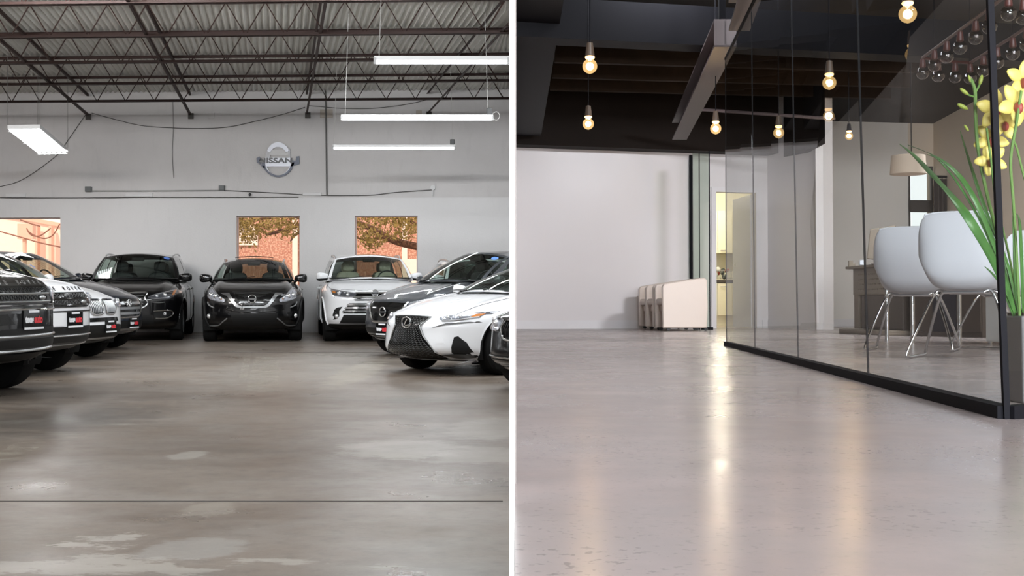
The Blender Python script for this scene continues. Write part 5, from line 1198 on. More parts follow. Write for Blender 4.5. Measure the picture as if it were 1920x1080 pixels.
w = MB(); w.box2((EPS+0.001, 2.0, FZ), (EPS+0.0035, 17.6, 2.05)); ost(w.build('wall_reflection_sheet', owall_mat('taupe_reflection_sheet', (0.20, 0.18, 0.165), 0.6), smooth=False))  # added taupe sheet, unseen, dulls the lower reflection in the glass
def bx_(px, D0=18.4):        # where the sight line through a column meets the back wall
    s_ = (px-960)/FPX; return (18.0-0.266*0.0375)*s_/(1-0.266*s_)
xd0, xd1 = bx_(1343), bx_(1418); xb = bx_(1293); zd = 1.735
wall('wall_back_office', (0.012, bwy(0.012)), (xb, bwy(xb)), FZ, CZ, 0.15, M_OGLOSS)
wall('wall_back_office_2', (xb, bwy(xb)), (xd0, bwy(xd0)), FZ, CZ, 0.15, M_OW)
wall('wall_back_office_3', (xd0, bwy(xd0)), (xd1, bwy(xd1)), zd, CZ, 0.15, M_OW)
xe = bx_(1440)
wall('wall_back_office_4', (xd1, bwy(xd1)), (xe, bwy(xe)), FZ, CZ, 0.15, M_OW)
pc = R(1545, 617, 17.5); pcx = (pc.x, 17.5)
wall('wall_side_office', (xe, bwy(xe)), pcx, FZ, CZ, 0.15, M_OW)
pe = (pc.x+0.45, 21.0)
wall('wall_return', pcx, pe, FZ, CZ, 0.1, M_OW)
# far wall of the glass room with the bright window
def fy_(x): return 21.0+0.16*(x-pe[0])
wx0, wx1 = R(1700, 400, 21.4).x, R(1748, 400, 21.4).x; wz0, wz1 = (581-486)/FPX*21.4, (581-312)/FPX*21.4
XR = 7.07
wall('wall_far_office', pe, (wx0, fy_(wx0)), FZ, CZ, 0.2, owall_mat('pale_plaster_wall', (0.82, 0.78, 0.72), 0.5))
wall('wall_far_office_2', (wx0, fy_(wx0)), (wx1, fy_(wx1)), wz1, CZ, 0.2, M_OBEIGE)
wall('wall_far_office_3', (wx0, fy_(wx0)), (wx1, fy_(wx1)), FZ, wz0, 0.2, M_OBEIGE)
wall('wall_far_office_4', (wx1, fy_(wx1)), (XR+0.3, fy_(XR+0.3)), FZ, CZ, 0.2, M_OBEIGE)
wall('wall_right', (XR, 21.6), (6.8-0.0604*20, -3.0), FZ, CZ, 0.2, M_OBEIGE)
w = MB(); w.box2((EPS, -3.2, FZ), (9.0, -3.0, CZ)); ost(w.build('wall_front_office', owall_mat('dim_entrance_wall', (0.10, 0.09, 0.085), 0.6), smooth=False))
# window frame
e = MB()
for (a, b) in (((wx0, wz0), (wx0+0.03, wz1)), ((wx1-0.03, wz0), (wx1, wz1)), ((wx0, wz0), (wx1, wz0+0.05)), ((wx0, wz1-0.03), (wx1, wz1)), ((wx0, (581-398)/FPX*21.4), (wx1, (581-376)/FPX*21.4))):
    e.hexa([(a[0], fy_(a[0])-0.02, a[1]), (b[0], fy_(b[0])-0.02, a[1]), (b[0], fy_(b[0])+0.06, a[1]), (a[0], fy_(a[0])+0.06, a[1]), (a[0], fy_(a[0])-0.02, b[1]), (b[0], fy_(b[0])-0.02, b[1]), (b[0], fy_(b[0])+0.06, b[1]), (a[0], fy_(a[0])+0.06, b[1])])
wf = ost(e.build('window_4', mat('dark_window_frame', (0.05, 0.045, 0.04), 0.5), smooth=False))
e = MB(); e.hexa([(wx0+.06, fy_(wx0)+0.03, wz0+.05), (wx1-.03, fy_(wx1)+0.03, wz0+.05), (wx1-.03, fy_(wx1)+0.036, wz0+.05), (wx0+.06, fy_(wx0)+0.036, wz0+.05), (wx0+.06, fy_(wx0)+0.03, wz1-.03), (wx1-.03, fy_(wx1)+0.03, wz1-.03), (wx1-.03, fy_(wx1)+0.036, wz1-.03), (wx0+.06, fy_(wx0)+0.036, wz1-.03)])
e.build('window_pane', M_OGL, wf, smooth=False)
# baseboards, bulkhead, black strip, door frame
def skirt(n, p, q):
    p = Vector((*p, 0)); q = Vector((*q, 0)); d = (q-p).normalized(); nn = Vector((d.y, -d.x, 0))*0.015
    c = MB(); c.hexa([p+nn+Vector((0,0,FZ)), q+nn+Vector((0,0,FZ)), q+Vector((0,0,FZ)), p+Vector((0,0,FZ)), p+nn+Vector((0,0,FZ+.12)), q+nn+Vector((0,0,FZ+.12)), q+Vector((0,0,FZ+.12)), p+Vector((0,0,FZ+.12))])
    ost(c.build(n, M_SKIRT, smooth=False))
skirt('baseboard_back', (0.012, bwy(0.012)), (xd0-0.09, bwy(xd0-0.09))); skirt('baseboard_back_2', (xd1+0.09, bwy(xd1+0.09)), (xe, bwy(xe))); skirt('baseboard_side', (xe, bwy(xe)), pcx); skirt('baseboard_far', pe, (wx1, fy_(wx1)))
c = MB()
def strip(x0, x1, z0, z1, f0, f1):
    c.hexa([(x0, bwy(x0)-f1, z0), (x1, bwy(x1)-f1, z0), (x1, bwy(x1)-f0, z0), (x0, bwy(x0)-f0, z0), (x0, bwy(x0)-f1, z1), (x1, bwy(x1)-f1, z1), (x1, bwy(x1)-f0, z1), (x0, bwy(x0)-f0, z1)])
strip(xb, bx_(1299), FZ+0.12, 2.26, 0.0, 0.05); ost(c.build('trim_3', M_FRAME, smooth=False))
c = MB(); strip(xd0-0.075, xd0, FZ, zd+0.07, 0.0, 0.03); strip(xd1, xd1+0.075, FZ, zd+0.07, 0.0, 0.03); strip(xd0, xd1, zd, zd+0.07, 0.0, 0.03); fr_ = ost(c.build('door_1', M_SKIRT, smooth=False))
# open door leaf
h0 = Vector((xd1-0.01, bwy(xd1)+0.16, 0)); h1_ = Vector((R(1379, 500, 20.05).x, 20.05, 0)); d_ = (h1_-h0).normalized(); n_ = Vector((-d_.y, d_.x, 0))*0.04
c = MB(); c.hexa([h0+Vector((0,0,FZ+.01)), h1_+Vector((0,0,FZ+.01)), h1_+n_+Vector((0,0,FZ+.01)), h0+n_+Vector((0,0,FZ+.01)), h0+Vector((0,0,zd-.01)), h1_+Vector((0,0,zd-.01)), h1_+n_+Vector((0,0,zd-.01)), h0+n_+Vector((0,0,zd-.01))])
c.build('door_leaf', owall_mat('door_leaf_white', (0.66, 0.68, 0.72), 0.4), fr_, smooth=False)
c = MB(); hp = h1_-d_*0.07+Vector((0, 0, (581-497)/FPX*20)); c.sphere(hp-n_*0.0+Vector((-0.02, -0.05, 0)), 0.025, 12, 8); c.tube([hp, hp+Vector((-0.01, -0.05, 0))], 0.01, 8); c.tube([hp+Vector((-0.02,-0.05,0)), hp-d_*0.11+Vector((-0.02,-0.05,0))], 0.009, 8); c.build('door_handle', M_CHROME, fr_)
# bulkhead over the back wall
xk = R(1537, 280, 17.2).x
c = MB(); 
for (x0, x1, f) in ((0.012, bx_(1455), 0.35), ):
    c.hexa([(x0, bwy(x0)-f, 2.29), (x1, bwy(x1)-f, 2.29), (x1, bwy(x1), 2.29), (x0, bwy(x0), 2.29), (x0, bwy(x0)-f, CZ), (x1, bwy(x1)-f, CZ), (x1, bwy(x1), CZ), (x0, bwy(x0), CZ)])
ost(c.build('ceiling_bulkhead', M_OBRN, smooth=False))
x1 = bx_(1455)
c = MB(); c.hexa([(x1, bwy(x1)-0.35, 2.22), (xk, 16.9, 2.20), (xk, 18.5, 2.20), (x1, bwy(x1)+0.2, 2.22), (x1, bwy(x1)-0.35, CZ), (xk, 16.9, CZ), (xk, 18.5, CZ), (x1, bwy(x1)+0.2, CZ)]); ost(c.build('ceiling_bulkhead_2', M_OBRN, smooth=False))
c = MB(); a, b = R(1308, 205, 16.6), R(1566, 223, 16.4); c.tube([a, b], 0.022, 8); off(origin_to(c.build('ceiling_pipe', M_OBEAM), a), 'pale thin pipe running under the black ceiling above the doorway', 'pipe')
# joists, duct, cross beam
for i, (y_, D_) in enumerate(((92, 13.9), (112, 14.9), (130, 15.9), (152, 16.8))):
    z1 = CZ; xr = 5.2; c = MB(); c.hexa([(0.5, D_, 2.90), (xr, D_+0.266*xr*0.5, 2.90), (xr, D_+0.09+0.266*xr*0.5, 2.90), (0.5, D_+0.09, 2.90), (0.5, D_, z1), (xr, D_+0.266*xr*0.5, z1), (xr, D_+0.09+0.266*xr*0.5, z1), (0.5, D_+0.09, z1)])
    ost(c.build('ceiling_joist_%d' % (i+1), M_OJST, smooth=False))
c = MB(); c.box2((0.012, 8.0, 2.40), (0.40, 17.6, 3.0)); ost(c.build('ceiling_duct', M_ODUCT, smooth=False))
c = MB(); c.hexa([(0.012, 10.6, 2.28), (6.5, 12.1, 2.28), (6.5, 12.4, 2.28), (0.012, 10.9, 2.28), (0.012, 10.6, 2.62), (6.5, 12.1, 2.62), (6.5, 12.4, 2.62), (0.012, 10.9, 2.62)]); ost(c.build('ceiling_beam', M_ODUCT, smooth=False))
def ibeam(p, q, w_, h_, label, bolts=()):
    p = Vector(p); q = Vector(q); e = empty('steel_beam', p); d = q-p; s_ = Vector((1, 0, 0))*w_/2; up = Vector((0, 0, 1))
    for nm, z in (('lower_flange', 0), ('upper_flange', h_)):
        c = MB(); c.add([-s_+up*z, s_+up*z, d+s_+up*z, d-s_+up*z, -s_+up*(z+.014), s_+up*(z+.014), d+s_+up*(z+.014), d-s_+up*(z+.014)], [(3,2,1,0),(4,5,6,7),(0,1,5,4),(1,2,6,5),(2,3,7,6),(3,0,4,7)]); c.build(nm, M_OBEAM, e, smooth=False)
    c = MB(); s2 = s_*0.08; c.add([-s2+up*.014, s2+up*.014, d+s2+up*.014, d-s2+up*.014, -s2+up*h_, s2+up*h_, d+s2+up*h_, d-s2+up*h_], [(3,2,1,0),(4,5,6,7),(0,1,5,4),(1,2,6,5),(2,3,7,6),(3,0,4,7)]); c.build('beam_web', M_OBEAM, e, smooth=False)
    for z in bolts:
        c = MB(); c.lathe([(0, 0), (0.014, 0), (0.014, 0.02), (0, 0.02)], 8, Vector((-w_*0.30, -0.022, z)), 'Y'); c.build('bolt', M_CHROME, e, smooth=False)
    c = MB(); c.box((0, 0.006, h_/2), (w_, 0.012, h_)); c.build('end_plate', M_OBEAM, e, smooth=False)
    hz = CZ-p.z-h_
    if hz > 0.02: c = MB(); c.box((0, 0.15, h_+hz/2), (0.05, 0.05, hz)); c.build('hanger', M_FRAME, e, smooth=False); 
    off(e, label, 'steel beam')
a = R(1274, 262, 14.9); b = R(1360, 88, 9.75)
ibeam((b.x, b.y, b.z), (a.x, a.y, a.z), 0.17, 0.20, 'mauve steel I-beam end hanging below the black ceiling left of the glass room')
a = R(1386, 58, 9.05); b = R(1425, -60, 7.3)
ibeam((b.x, b.y, b.z), (a.x, a.y, a.z), 0.15, 0.20, 'second mauve steel I-beam running to the top photo edge')
# glass leaves parked in front of the back wall
for i, (p0, p1, D_) in enumerate(((1299, 1313, 17.7), (1313, 1332, 17.5))):
    a, b = R(p0, 616, D_), R(p1, 616, D_); e = empty('glass_door_leaf', (a.x, a.y, FZ)); W_ = b.x-a.x
    c = MB(); c.box2((0.003, 0, 0.03), (W_-0.006, 0.01, 2.44)); c.build('pane', M_OGL2, e, smooth=False)
    c = MB(); c.box2((W_-0.012, -0.004, 0.0), (W_, 0.014, 2.45)); c.build('edge_profile', M_FRAME, e, smooth=False)
    if i == 1: c = MB(); c.box2((W_-0.12, -0.06, 0.0), (W_+0.03, 0.06, 0.035)); c.build('floor_pivot', M_FRAME, e, smooth=False)
    off(e, ['narrow glass leaf against the wall right of the black strip', 'outer glass leaf with black foot left of the doorway'][i], 'glass door')
# ------------------------------------------------------------------ kitchen behind the doorway
M_KCAB = mat('cream_cabinet', (0.84, 0.80, 0.62), 0.35, var=0.02); M_KW = mat('kitchen_wall', (0.80, 0.77, 0.62), 0.6)
ky = 22.0
w = MB(); w.box2((2.0, ky+0.55, FZ), (4.6, ky+0.65, 2.4)); ost(w.build('wall_kitchen_back', M_KW, smooth=False))
w = MB(); w.box2((4.5, 20.6, FZ), (4.6, ky+0.55, 2.4)); ost(w.build('wall_kitchen_right', M_KW, smooth=False))
w = MB(); w.box2((2.0, 19.3, FZ), (2.1, ky+0.55, 2.4)); ost(w.build('wall_kitchen_left', M_KW, smooth=False))
w = MB(); w.box2((2.0, 19.25, 2.26), (4.6, ky+0.65, 2.36)); ost(w.build('ceiling_kitchen', M_OW, smooth=False))
def cab(name, px0, px1, py0, py1, y, dep, label, ndoor, handle_low):
    a, b = R(px0, py1, y), R(px1, py0, y); e = empty(name, ((a.x+b.x)/2, y, a.z)); W_ = b.x-a.x; H_ = b.z-a.z
    c = MB(); c.box((0, dep/2, H_/2), (W_, dep, H_)); c.build('carcass', M_KCAB, e, smooth=False)
    for k in range(ndoor):
        c = MB(); dw = W_/ndoor; cx = -W_/2+dw*(k+.5); c.box((cx, -0.011, H_/2), (dw-0.008, 0.02, H_-0.01)); d = c.build('cabinet_door', M_KCAB, e, smooth=False, bevel=0.003)
        c = MB(); hz = 0.05 if handle_low else H_-0.06; sx = 1 if k % 2 == 0 else -1; hx = cx+sx*(dw/2-0.10); c.tube([(hx-0.05, -0.022, hz), (hx-0.045, -0.05, hz), (hx+0.045, -0.05, hz), (hx+0.05, -0.022, hz)], 0.007, 6); c.build('handle', M_CHROME, d)
    off(e, label, 'cabinet')
cab('wall_cabinet', 1318, 1400, 395, 475, ky+0.2, 0.35, 'cream wall cabinets glowing in the kitchen doorway', 3, True)
cab('base_cabinet', 1318, 1400, 531, 592, ky, 0.54, 'cream base cabinet below the kitchen counter', 3, False)
a, b = R(1318, 530, ky), R(1400, 525, ky)
c = MB(); c.box2((a.x-0.02, ky-0.03, a.z), (b.x+0.02, ky+0.54, b.z)); off(origin_to(c.build('countertop', mat('dark_counter', (0.05, 0.04, 0.035), 0.3), smooth=False), (a.x, ky, a.z)), 'dark kitchen countertop seen through the doorway', 'countertop')
a, b = R(1318, 604, ky), R(1400, 592, ky); c = MB(); c.box2((a.x, ky+0.05, FZ), (b.x, ky+0.5, b.z)); off(origin_to(c.build('plinth', M_KCAB, smooth=False), (a.x, ky, FZ)), 'cream plinth under the kitchen base cabinet', 'plinth')
e = empty('dish_rack', R(1354, 523.5, ky+0.2)); rk = random.Random(5)
for i in range(9):
    c = MB(); c.sphere((rk.uniform(-0.13, 0.12), rk.uniform(-0.1, 0.1), 0.04+rk.uniform(0, 0.13)), rk.uniform(0.025, 0.05), 10, 6)
    c.build('dish', [mat('dish_dark', (0.06, 0.07, 0.07), 0.3), mat('dish_white', (0.7, 0.7, 0.65), 0.3), mat('dish_red', (0.4, 0.08, 0.05), 0.4)][i % 3], e)
c = MB()
for k in range(6): c.tube([(-0.16+0.06*k, -0.1, 0.0), (-0.16+0.06*k, -0.12, 0.14)], 0.004, 5)
c.tube([(-0.17, -0.12, 0.14), (0.16, -0.12, 0.14)], 0.005, 5); c.tube([(-0.17, -0.11, 0.02), (0.16, -0.11, 0.02)], 0.005, 5); c.build('wire_rack', M_CHROME, e)
off(e, 'cluttered dish rack on the dark kitchen counter', 'dish rack')
lk = add_light('POINT', 'kitchen_lamp', (3.35, 20.9, 2.0), (0, 0, 0), 85, (1.0, 0.93, 0.74), shadow_soft_size=0.12); lk.matrix_world = OM @ Matrix.Translation((3.35, 20.9, 2.0))
# ------------------------------------------------------------------ pendant bulbs
M_BULB = None
def bulb_mat():
    m = bpy.data.materials.new('glowing_bulb_glass'); m.use_nodes = True; nt = m.node_tree; nt.nodes.clear()
    out = nt.nodes.new('ShaderNodeOutputMaterial'); tr = nt.nodes.new('ShaderNodeBsdfTransparent'); em = nt.nodes.new('ShaderNodeEmission'); ad = nt.nodes.new('ShaderNodeMixShader')
    em.inputs['Color'].default_value = (1.0, 0.62, 0.24, 1); em.inputs['Strength'].default_value = 1.5; ad.inputs[0].default_value = 0.45
    gl = nt.nodes.new('ShaderNodeBsdfGlossy'); gl.inputs['Roughness'].default_value = 0.05; mx = nt.nodes.new('ShaderNodeMixShader'); mx.inputs[0].default_value = 0.08
    nt.links.new(tr.outputs[0], ad.inputs[1]); nt.links.new(em.outputs[0], ad.inputs[2]); nt.links.new(ad.outputs[0], mx.inputs[1]); nt.links.new(gl.outputs[0], mx.inputs[2]); nt.links.new(mx.outputs[0], out.inputs[0]); return m
M_BULB = bulb_mat(); M_FIL = mat('lit_filament', (1, 1, 1), 0.5, emit=(1.0, 0.74, 0.38), es=16.0, var=0.0); M_SOCK = mat('bronze_socket', (0.10, 0.07, 0.05), 0.45); M_NECK = mat('glowing_neck', (1, 0.8, 0.5), 0.5, emit=(1.0, 0.62, 0.22), es=2.4, var=0)
def pendant(px, py, zb, label, e_=3, sock=M_SOCK, D=None):
    D = D or zb*FPX/(581-py); p = R(px, py, D); e = empty('pendant_bulb', (p.x, p.y, CZ-0.001)); dz = p.z-CZ; r = 0.047
    c = MB(); c.tube([(0, 0, 0), (0, 0, dz+0.15)], 0.004, 6); c.build('cord', M_FRAME, e)
    c = MB(); c.lathe([(0.0, dz+0.155), (0.020, dz+0.15), (0.028, dz+0.085), (0.030, dz+0.065), (0, dz+0.065)], 18); c.build('socket', sock, e)
    c = MB(); c.lathe([(0.026, dz+0.065), (0.032, dz+0.058), (0.026, dz+0.048)], 18); c.build('collar', M_NECK, e)
    c = MB(); pr = [(0.018, dz+0.052), (0.020, dz+0.044)]+[(r*math.sin(t), dz+r*math.cos(t)) for t in [0.55+(PI-0.55)*k/12 for k in range(13)]]; pr[-1] = (0.0, dz-r*1.06); c.lathe(pr, 24); c.build('bulb', M_BULB, e)
    c = MB(); c.sphere((0, 0, dz-0.002), (0.018, 0.018, 0.024), 12, 8); c.build('filament', M_FIL, e)
    off(e, label, 'pendant lamp', 'bare bulb pendant lamps')
    l = add_light('POINT', 'bulb_light', (0, 0, 0), (0, 0, 0), e_*1.7, (1.0, 0.66, 0.33), shadow_soft_size=0.03); l.matrix_world = OM @ Matrix.Translation(p)
pendant(1106, 124, 1.55, 'lit bare bulb hanging upper left, above another bulb', 4)
pendant(1103, 232, 1.55, 'lit bare bulb hanging directly below and behind the upper left bulb', 4)
pendant(1342, 241, 1.55, 'lit bare bulb right of the steel beam end', 4)
pendant(1460, 249, 1.55, 'lit bare bulb seen between the third and fourth glass seams', 3.5)
pendant(1555, 155, 1.55, 'lit clear globe bulb in the upper middle of the glass room', 3.5)
pendant(1702, 26, 1.55, 'largest lit clear globe bulb near the top photo edge', 4)
pendant(1592, 255, 1.55, 'lit bulb in a black socket close to the warm beige wall', 26, sock=M_FRAME, D=15.5)
# chandelier of unlit globe bulbs
e = empty('chandelier', (0, 0, 0)); zc_ = 1.84; cpts = [(1891,25),(1855,50),(1829,70),(1800,89),(1775,106),(1752,122),(1730,137),(1759,142),(1791,144),(1819,146),(1844,132),(1870,117),(1899,100),(1919,32),(1925,83)]
P_ = [R(x_, y_, zc_*FPX/(581-y_)) for x_, y_ in cpts]; cen = sum(P_, Vector())/len(P_); e.location = (cen.x, cen.y, CZ-0.001)
M_CLG = glassmat('unlit_bulb_glass', (0.62, 0.55, 0.52), 2.0, 0.06); M_RED = mat('dark_red_socket', (0.06, 0.012, 0.010), 0.4)
o_ = Vector(e.location)
for p in P_:
    q = p-o_; c = MB(); c.sphere(q, 0.05, 18, 12); b_ = c.build('bulb', M_CLG, e)
    c = MB(); c.lathe([(0.0, 0.11), (0.02, 0.11), (0.026, 0.05), (0.02, 0.04), (0, 0.04)], 12, q); c.build('socket', M_RED, e)
for seg in ((P_[0], P_[6]), (P_[6], P_[7]), (P_[7], P_[9]), (P_[9], P_[12]), (P_[12], P_[14]), (P_[0], P_[13])):
    c = MB(); c.tube([seg[0]-o_+Vector((0,0,.12)), seg[1]-o_+Vector((0,0,.12))], 0.012, 6); c.build('frame_bar', M_RED, e)
for q in (P_[1], P_[5], P_[9], P_[12]):
    c = MB(); c.tube([q-o_+Vector((0,0,.12)), Vector((q.x-o_.x, q.y-o_.y, 0))], 0.003, 5); c.build('hanging_wire', M_FRAME, e)
off(e, 'chandelier of unlit clear globe bulbs along a loop-shaped bar at upper right', 'chandelier')
# ------------------------------------------------------------------ glass partition
XC = 1.226
def gD(px): return FPX*(XC-DO*3.18)/(px-1105)
gp = [1885, 1627, 1496, 1415, 1362]; lean = [0.030, 0.023, 0.014, 0.006, 0.0]; GH = 2.17
G = []
for p_, l_ in zip(gp, lean):
    D_ = gD(p_); G.append((Vector((XC+DO*(D_-3.18), D_, FZ)), Vector((XC+DO*(D_-3.18)-l_*GH, D_, FZ+GH))))
ob = G[0][0]; e = empty('glass_partition', ob)
def rel(v): return v-ob
c = MB(); a, b = G[0][0], G[-1][0]; n_ = Vector((1, -DO, 0)).normalized()
c.hexa([rel(a)-n_*0.022, rel(a)+n_*0.022, rel(b)+n_*0.022, rel(b)-n_*0.022, rel(a)-n_*0.022+Vector((0,0,.032)), rel(a)+n_*0.022+Vector((0,0,.032)), rel(b)+n_*0.022+Vector((0,0,.032)), rel(b)-n_*0.022+Vector((0,0,.032))])
c.build('floor_channel', M_FRAME, e, smooth=False)
rt_ = Vector((0.82, 0.57, 0)); a = G[0][0]; b = a+rt_*1.6; n2 = Vector((0.57, -0.82, 0))
c = MB(); c.hexa([rel(a)+n2*0.022, rel(b)+n2*0.022, rel(b)-n2*0.022, rel(a)-n2*0.022, rel(a)+n2*0.022+Vector((0,0,.032)), rel(b)+n2*0.022+Vector((0,0,.032)), rel(b)-n2*0.022+Vector((0,0,.032)), rel(a)-n2*0.022+Vector((0,0,.032))])
c.build('floor_channel', M_FRAME, e, smooth=False)
c = MB(); a, b = G[1][1], G[-1][1]; a0 = G[0][1]; c.tube([rel(a0), rel(a), rel(b)], 0.011, 4, sq=True); c.build('top_channel', M_FRAME, e, smooth=False)
for i in range(4):
    (a, at), (b, bt) = G[i], G[i+1]; g_ = n_*0.005; u = (b-a).normalized()*0.004; z_ = Vector((0, 0, 0.030))
    c = MB(); c.hexa([rel(a)+u+z_-g_, rel(a)+u+z_+g_, rel(b)-u+z_+g_, rel(b)-u+z_-g_, rel(at)+u-g_, rel(at)+u+g_, rel(bt)-u+g_, rel(bt)-u-g_]); c.build('glass_pane', M_OGL, e, smooth=False)
a, at = G[0]; b = a+rt_*1.6; bt = b+Vector((0,0,GH)); g_ = n2*0.005; z_ = Vector((0,0,.03))
c = MB(); c.hexa([rel(a)+z_+g_, rel(b)+z_+g_, rel(b)+z_-g_, rel(a)+z_-g_, rel(at)+g_, rel(bt)+g_, rel(bt)-g_, rel(at)-g_]); c.build('glass_pane', M_OGL, e, smooth=False)
for i, ((a, at), wd) in enumerate(zip(G, (0.0085, 0.0042, 0.0040, 0.0040, 0.0040))):
    c = MB(); c.tube([rel(a)+Vector((0,0,.0)), rel(at)], wd*1.25, 4, sq=True, cap=True) if i == 0 else c.tube([rel(a)+Vector((0,0,.03)), rel(at)], wd*1.2, 4, sq=True)
    c.build('corner_post' if i == 0 else 'seam_profile', M_FRAME if i == 0 else mat('glossy_seam', (0.015, 0.014, 0.016), 0.55, 0.0, spec=0.06), e, smooth=False)
off(e, 'frameless glass partition with black floor channel and black corner post', 'glass partition')
# ------------------------------------------------------------------ white tub chairs on casters by the wall
M_VIN = mat('white_vinyl', (0.70, 0.60, 0.52), 0.38, var=0.02); M_CAST = mat('black_caster', (0.015, 0.015, 0.016), 0.5)
def rbox(c, cen, d, r, n=3, mi=None):
    """rounded box"""
    import itertools
    vs = []; fs = []; x, y, z = [q/2 for q in d]; r = min(r, x, y, z); N = 6; M_ = 16
    for i in range(N+1):
        for half in ((-1,) if i <= N//2 else (1,)):
            pass
    prof = [(-PI/2+PI*i/N) for i in range(N+1)]
    for i, t in enumerate(prof):
        s_ = -1 if i < N/2 else 1
        for k in range(M_):
            a = 2*PI*(k+0.5)/M_; sx = 1 if math.cos(a) > 0 else -1; sy = 1 if math.sin(a) > 0 else -1
            vs.append(Vector(cen)+Vector((sx*(x-r)+r*math.cos(t)*math.cos(a), sy*(y-r)+r*math.cos(t)*math.sin(a), (z-r)*s_+r*math.sin(t))))
    for i in range(N):
        for k in range(M_): fs.append((i*M_+k, i*M_+(k+1) % M_, (i+1)*M_+(k+1) % M_, (i+1)*M_+k))
    fs.append(tuple(range(M_-1, -1, -1))); fs.append(tuple(N*M_+k for k in range(M_)))
    c.add(vs, fs, mi); return c
def tub_chair():
    e = empty('tub_chair')
    for sy in (-1, 1):      # faces -x, sides at +-y
        c = MB(); n = 10
        P0 = [(-0.32, 0.04), (-0.325, 0.56), (-0.30, 0.60), (0.02, 0.655), (0.22, 0.675), (0.25, 0.65), (0.26, 0.3), (0.25, 0.04)]
        c.prism([Vector((x_, 0, z_)) for x_, z_ in P0], (0, sy*0.22, 0), (0, sy*0.29, 0)); c.build('side_panel', M_VIN, e, smooth=True, angle=30, bevel=0.015)
    c = MB(); rbox(c, (0.20, 0, 0.40), (0.10, 0.46, 0.56), 0.035); c.build('backrest', M_VIN, e)
    c = MB(); rbox(c, (-0.07, 0, 0.375), (0.50, 0.44, 0.09), 0.035); c.build('seat_cushion', M_VIN, e)
    c = MB(); rbox(c, (-0.04, 0, 0.29), (0.46, 0.44, 0.08), 0.01); c.build('seat_base', M_VIN, e)
    for sx in (-1, 1):
        for sy in (-1, 1):
            c = MB(); c.lathe([(0, -0.012), (0.022, -0.012), (0.026, 0), (0.022, 0.012), (0, 0.012)], 14, (sx*0.24, sy*0.25, 0.026), 'Y'); c.tube([(sx*0.24, sy*0.25, 0.026), (sx*0.24, sy*0.25, 0.05)], 0.008, 6); c.build('caster', M_CAST, e)
    return e
tc0 = tub_chair(); locs = [(1281, 620, 16.55, 'nearest white tub chair on casters, showing its full side panel'), (1262, 617, 17.2, 'middle white tub chair, its front edge showing left of the nearest one'), (1247, 615, 17.85, 'farthest white tub chair, only its front edge showing next to the wall')]
for i, (px, py, D_, lb) in enumerate(locs):
    t = tc0 if i == 0 else copy_tree(tc0); p = R(px, py, D_); t.location = (p.x, D_, FZ+0.001); t.rotation_euler = (0, 0, math.radians(4))
    off(t, lb, 'tub chair', 'white tub chairs')
# ------------------------------------------------------------------ shell chairs with chrome rod legs
M_SHELL = mat('white_shell', (0.60, 0.63, 0.68), 0.32, var=0.01)
def shell_chair():
    e = empty('shell_chair')        # faces +y (away), origin on floor
    # back/seat profile: seat z .44
    c = MB(); prof = [(0.25, 0.455), (0.20, 0.445), (0.10, 0.432), (0.0, 0.430), (-0.10, 0.44), (-0.17, 0.475), (-0.205, 0.54), (-0.225, 0.62), (-0.245, 0.72), (-0.262, 0.785), (-0.268, 0.80)]
    widths = [0.22, 0.235, 0.245, 0.25, 0.255, 0.265, 0.275, 0.275, 0.262, 0.235, 0.205]
    rise = [0.03, 0.05, 0.07, 0.09, 0.13, 0.12, 0.06, 0.02, -0.01, -0.02, -0.02]; fwd = [0, 0, 0, 0, 0.01, 0.06, 0.11, 0.12, 0.08, 0.05, 0.03]
    pc_ = crom([Vector((prof[i][0], prof[i][1], 0)) for i in range(11)], 3); wc = crom([Vector((widths[i], rise[i], fwd[i])) for i in range(11)], 3); m_ = len(pc_); NU = 20
    vs = []
    for i in range(m_):
        for k in range(NU+1):
            a = -1+2*k/NU; s_ = math.sin(a*PI/2)
            vs.append(Vector((wc[i].x*0.84*(0.35*a+0.65*s_), pc_[i].x+0.65*wc[i].z*abs(a)**2.6, 0.375+(pc_[i].y-0.43)*1.16+wc[i].y*abs(a)**3)))
    c.add(vs, [(i*(NU+1)+k, i*(NU+1)+k+1, (i+1)*(NU+1)+k+1, (i+1)*(NU+1)+k) for i in range(m_-1) for k in range(NU)])
    c.build('shell', M_SHELL, e, angle=70, solid=0.012)
    for sx in (-1, 1):
        c = MB(); r = 0.0085
        pts = [(sx*0.10, 0.13, 0.366), (sx*0.16, 0.14, 0.352), (sx*0.265, 0.265, 0.05), (sx*0.268, 0.25, 0.012), (sx*0.268, 0.0, 0.0095), (sx*0.268, -0.25, 0.012), (sx*0.265, -0.265, 0.05), (sx*0.16, -0.08, 0.352), (sx*0.10, -0.08, 0.366)]
        c.tube(crom(pts, 5), r, 10); c.build('leg_frame', M_CHROME, e)
    for y_ in (0.13, -0.08):
        c = MB(); c.tube([(-0.11, y_, 0.366), (0.11, y_, 0.366)], 0.0085, 8); c.build('cross_bar', M_CHROME, e)
    c = MB(); c.tube([(-0.255, 0.0, 0.010), (0.255, 0.0, 0.010)], 0.006, 8); 
    return e
sc0 = shell_chair()
for i, (px, D_, rz, lb) in enumerate(((1812, 7.2, -28, 'nearer white shell chair with chrome rod legs behind the glass'), (1712, 8.5, -24, 'left white shell chair with chrome rod legs behind the glass'), (1893, 8.9, 20, 'right white shell chair partly behind the corner post and plant'))):
    t = sc0 if i == 0 else copy_tree(sc0); p = R(px, 640, D_); t.location = (p.x, D_, FZ+0.001); t.rotation_euler = (0, 0, math.radians(rz)); off(t, lb, 'chair', 'white shell chairs')
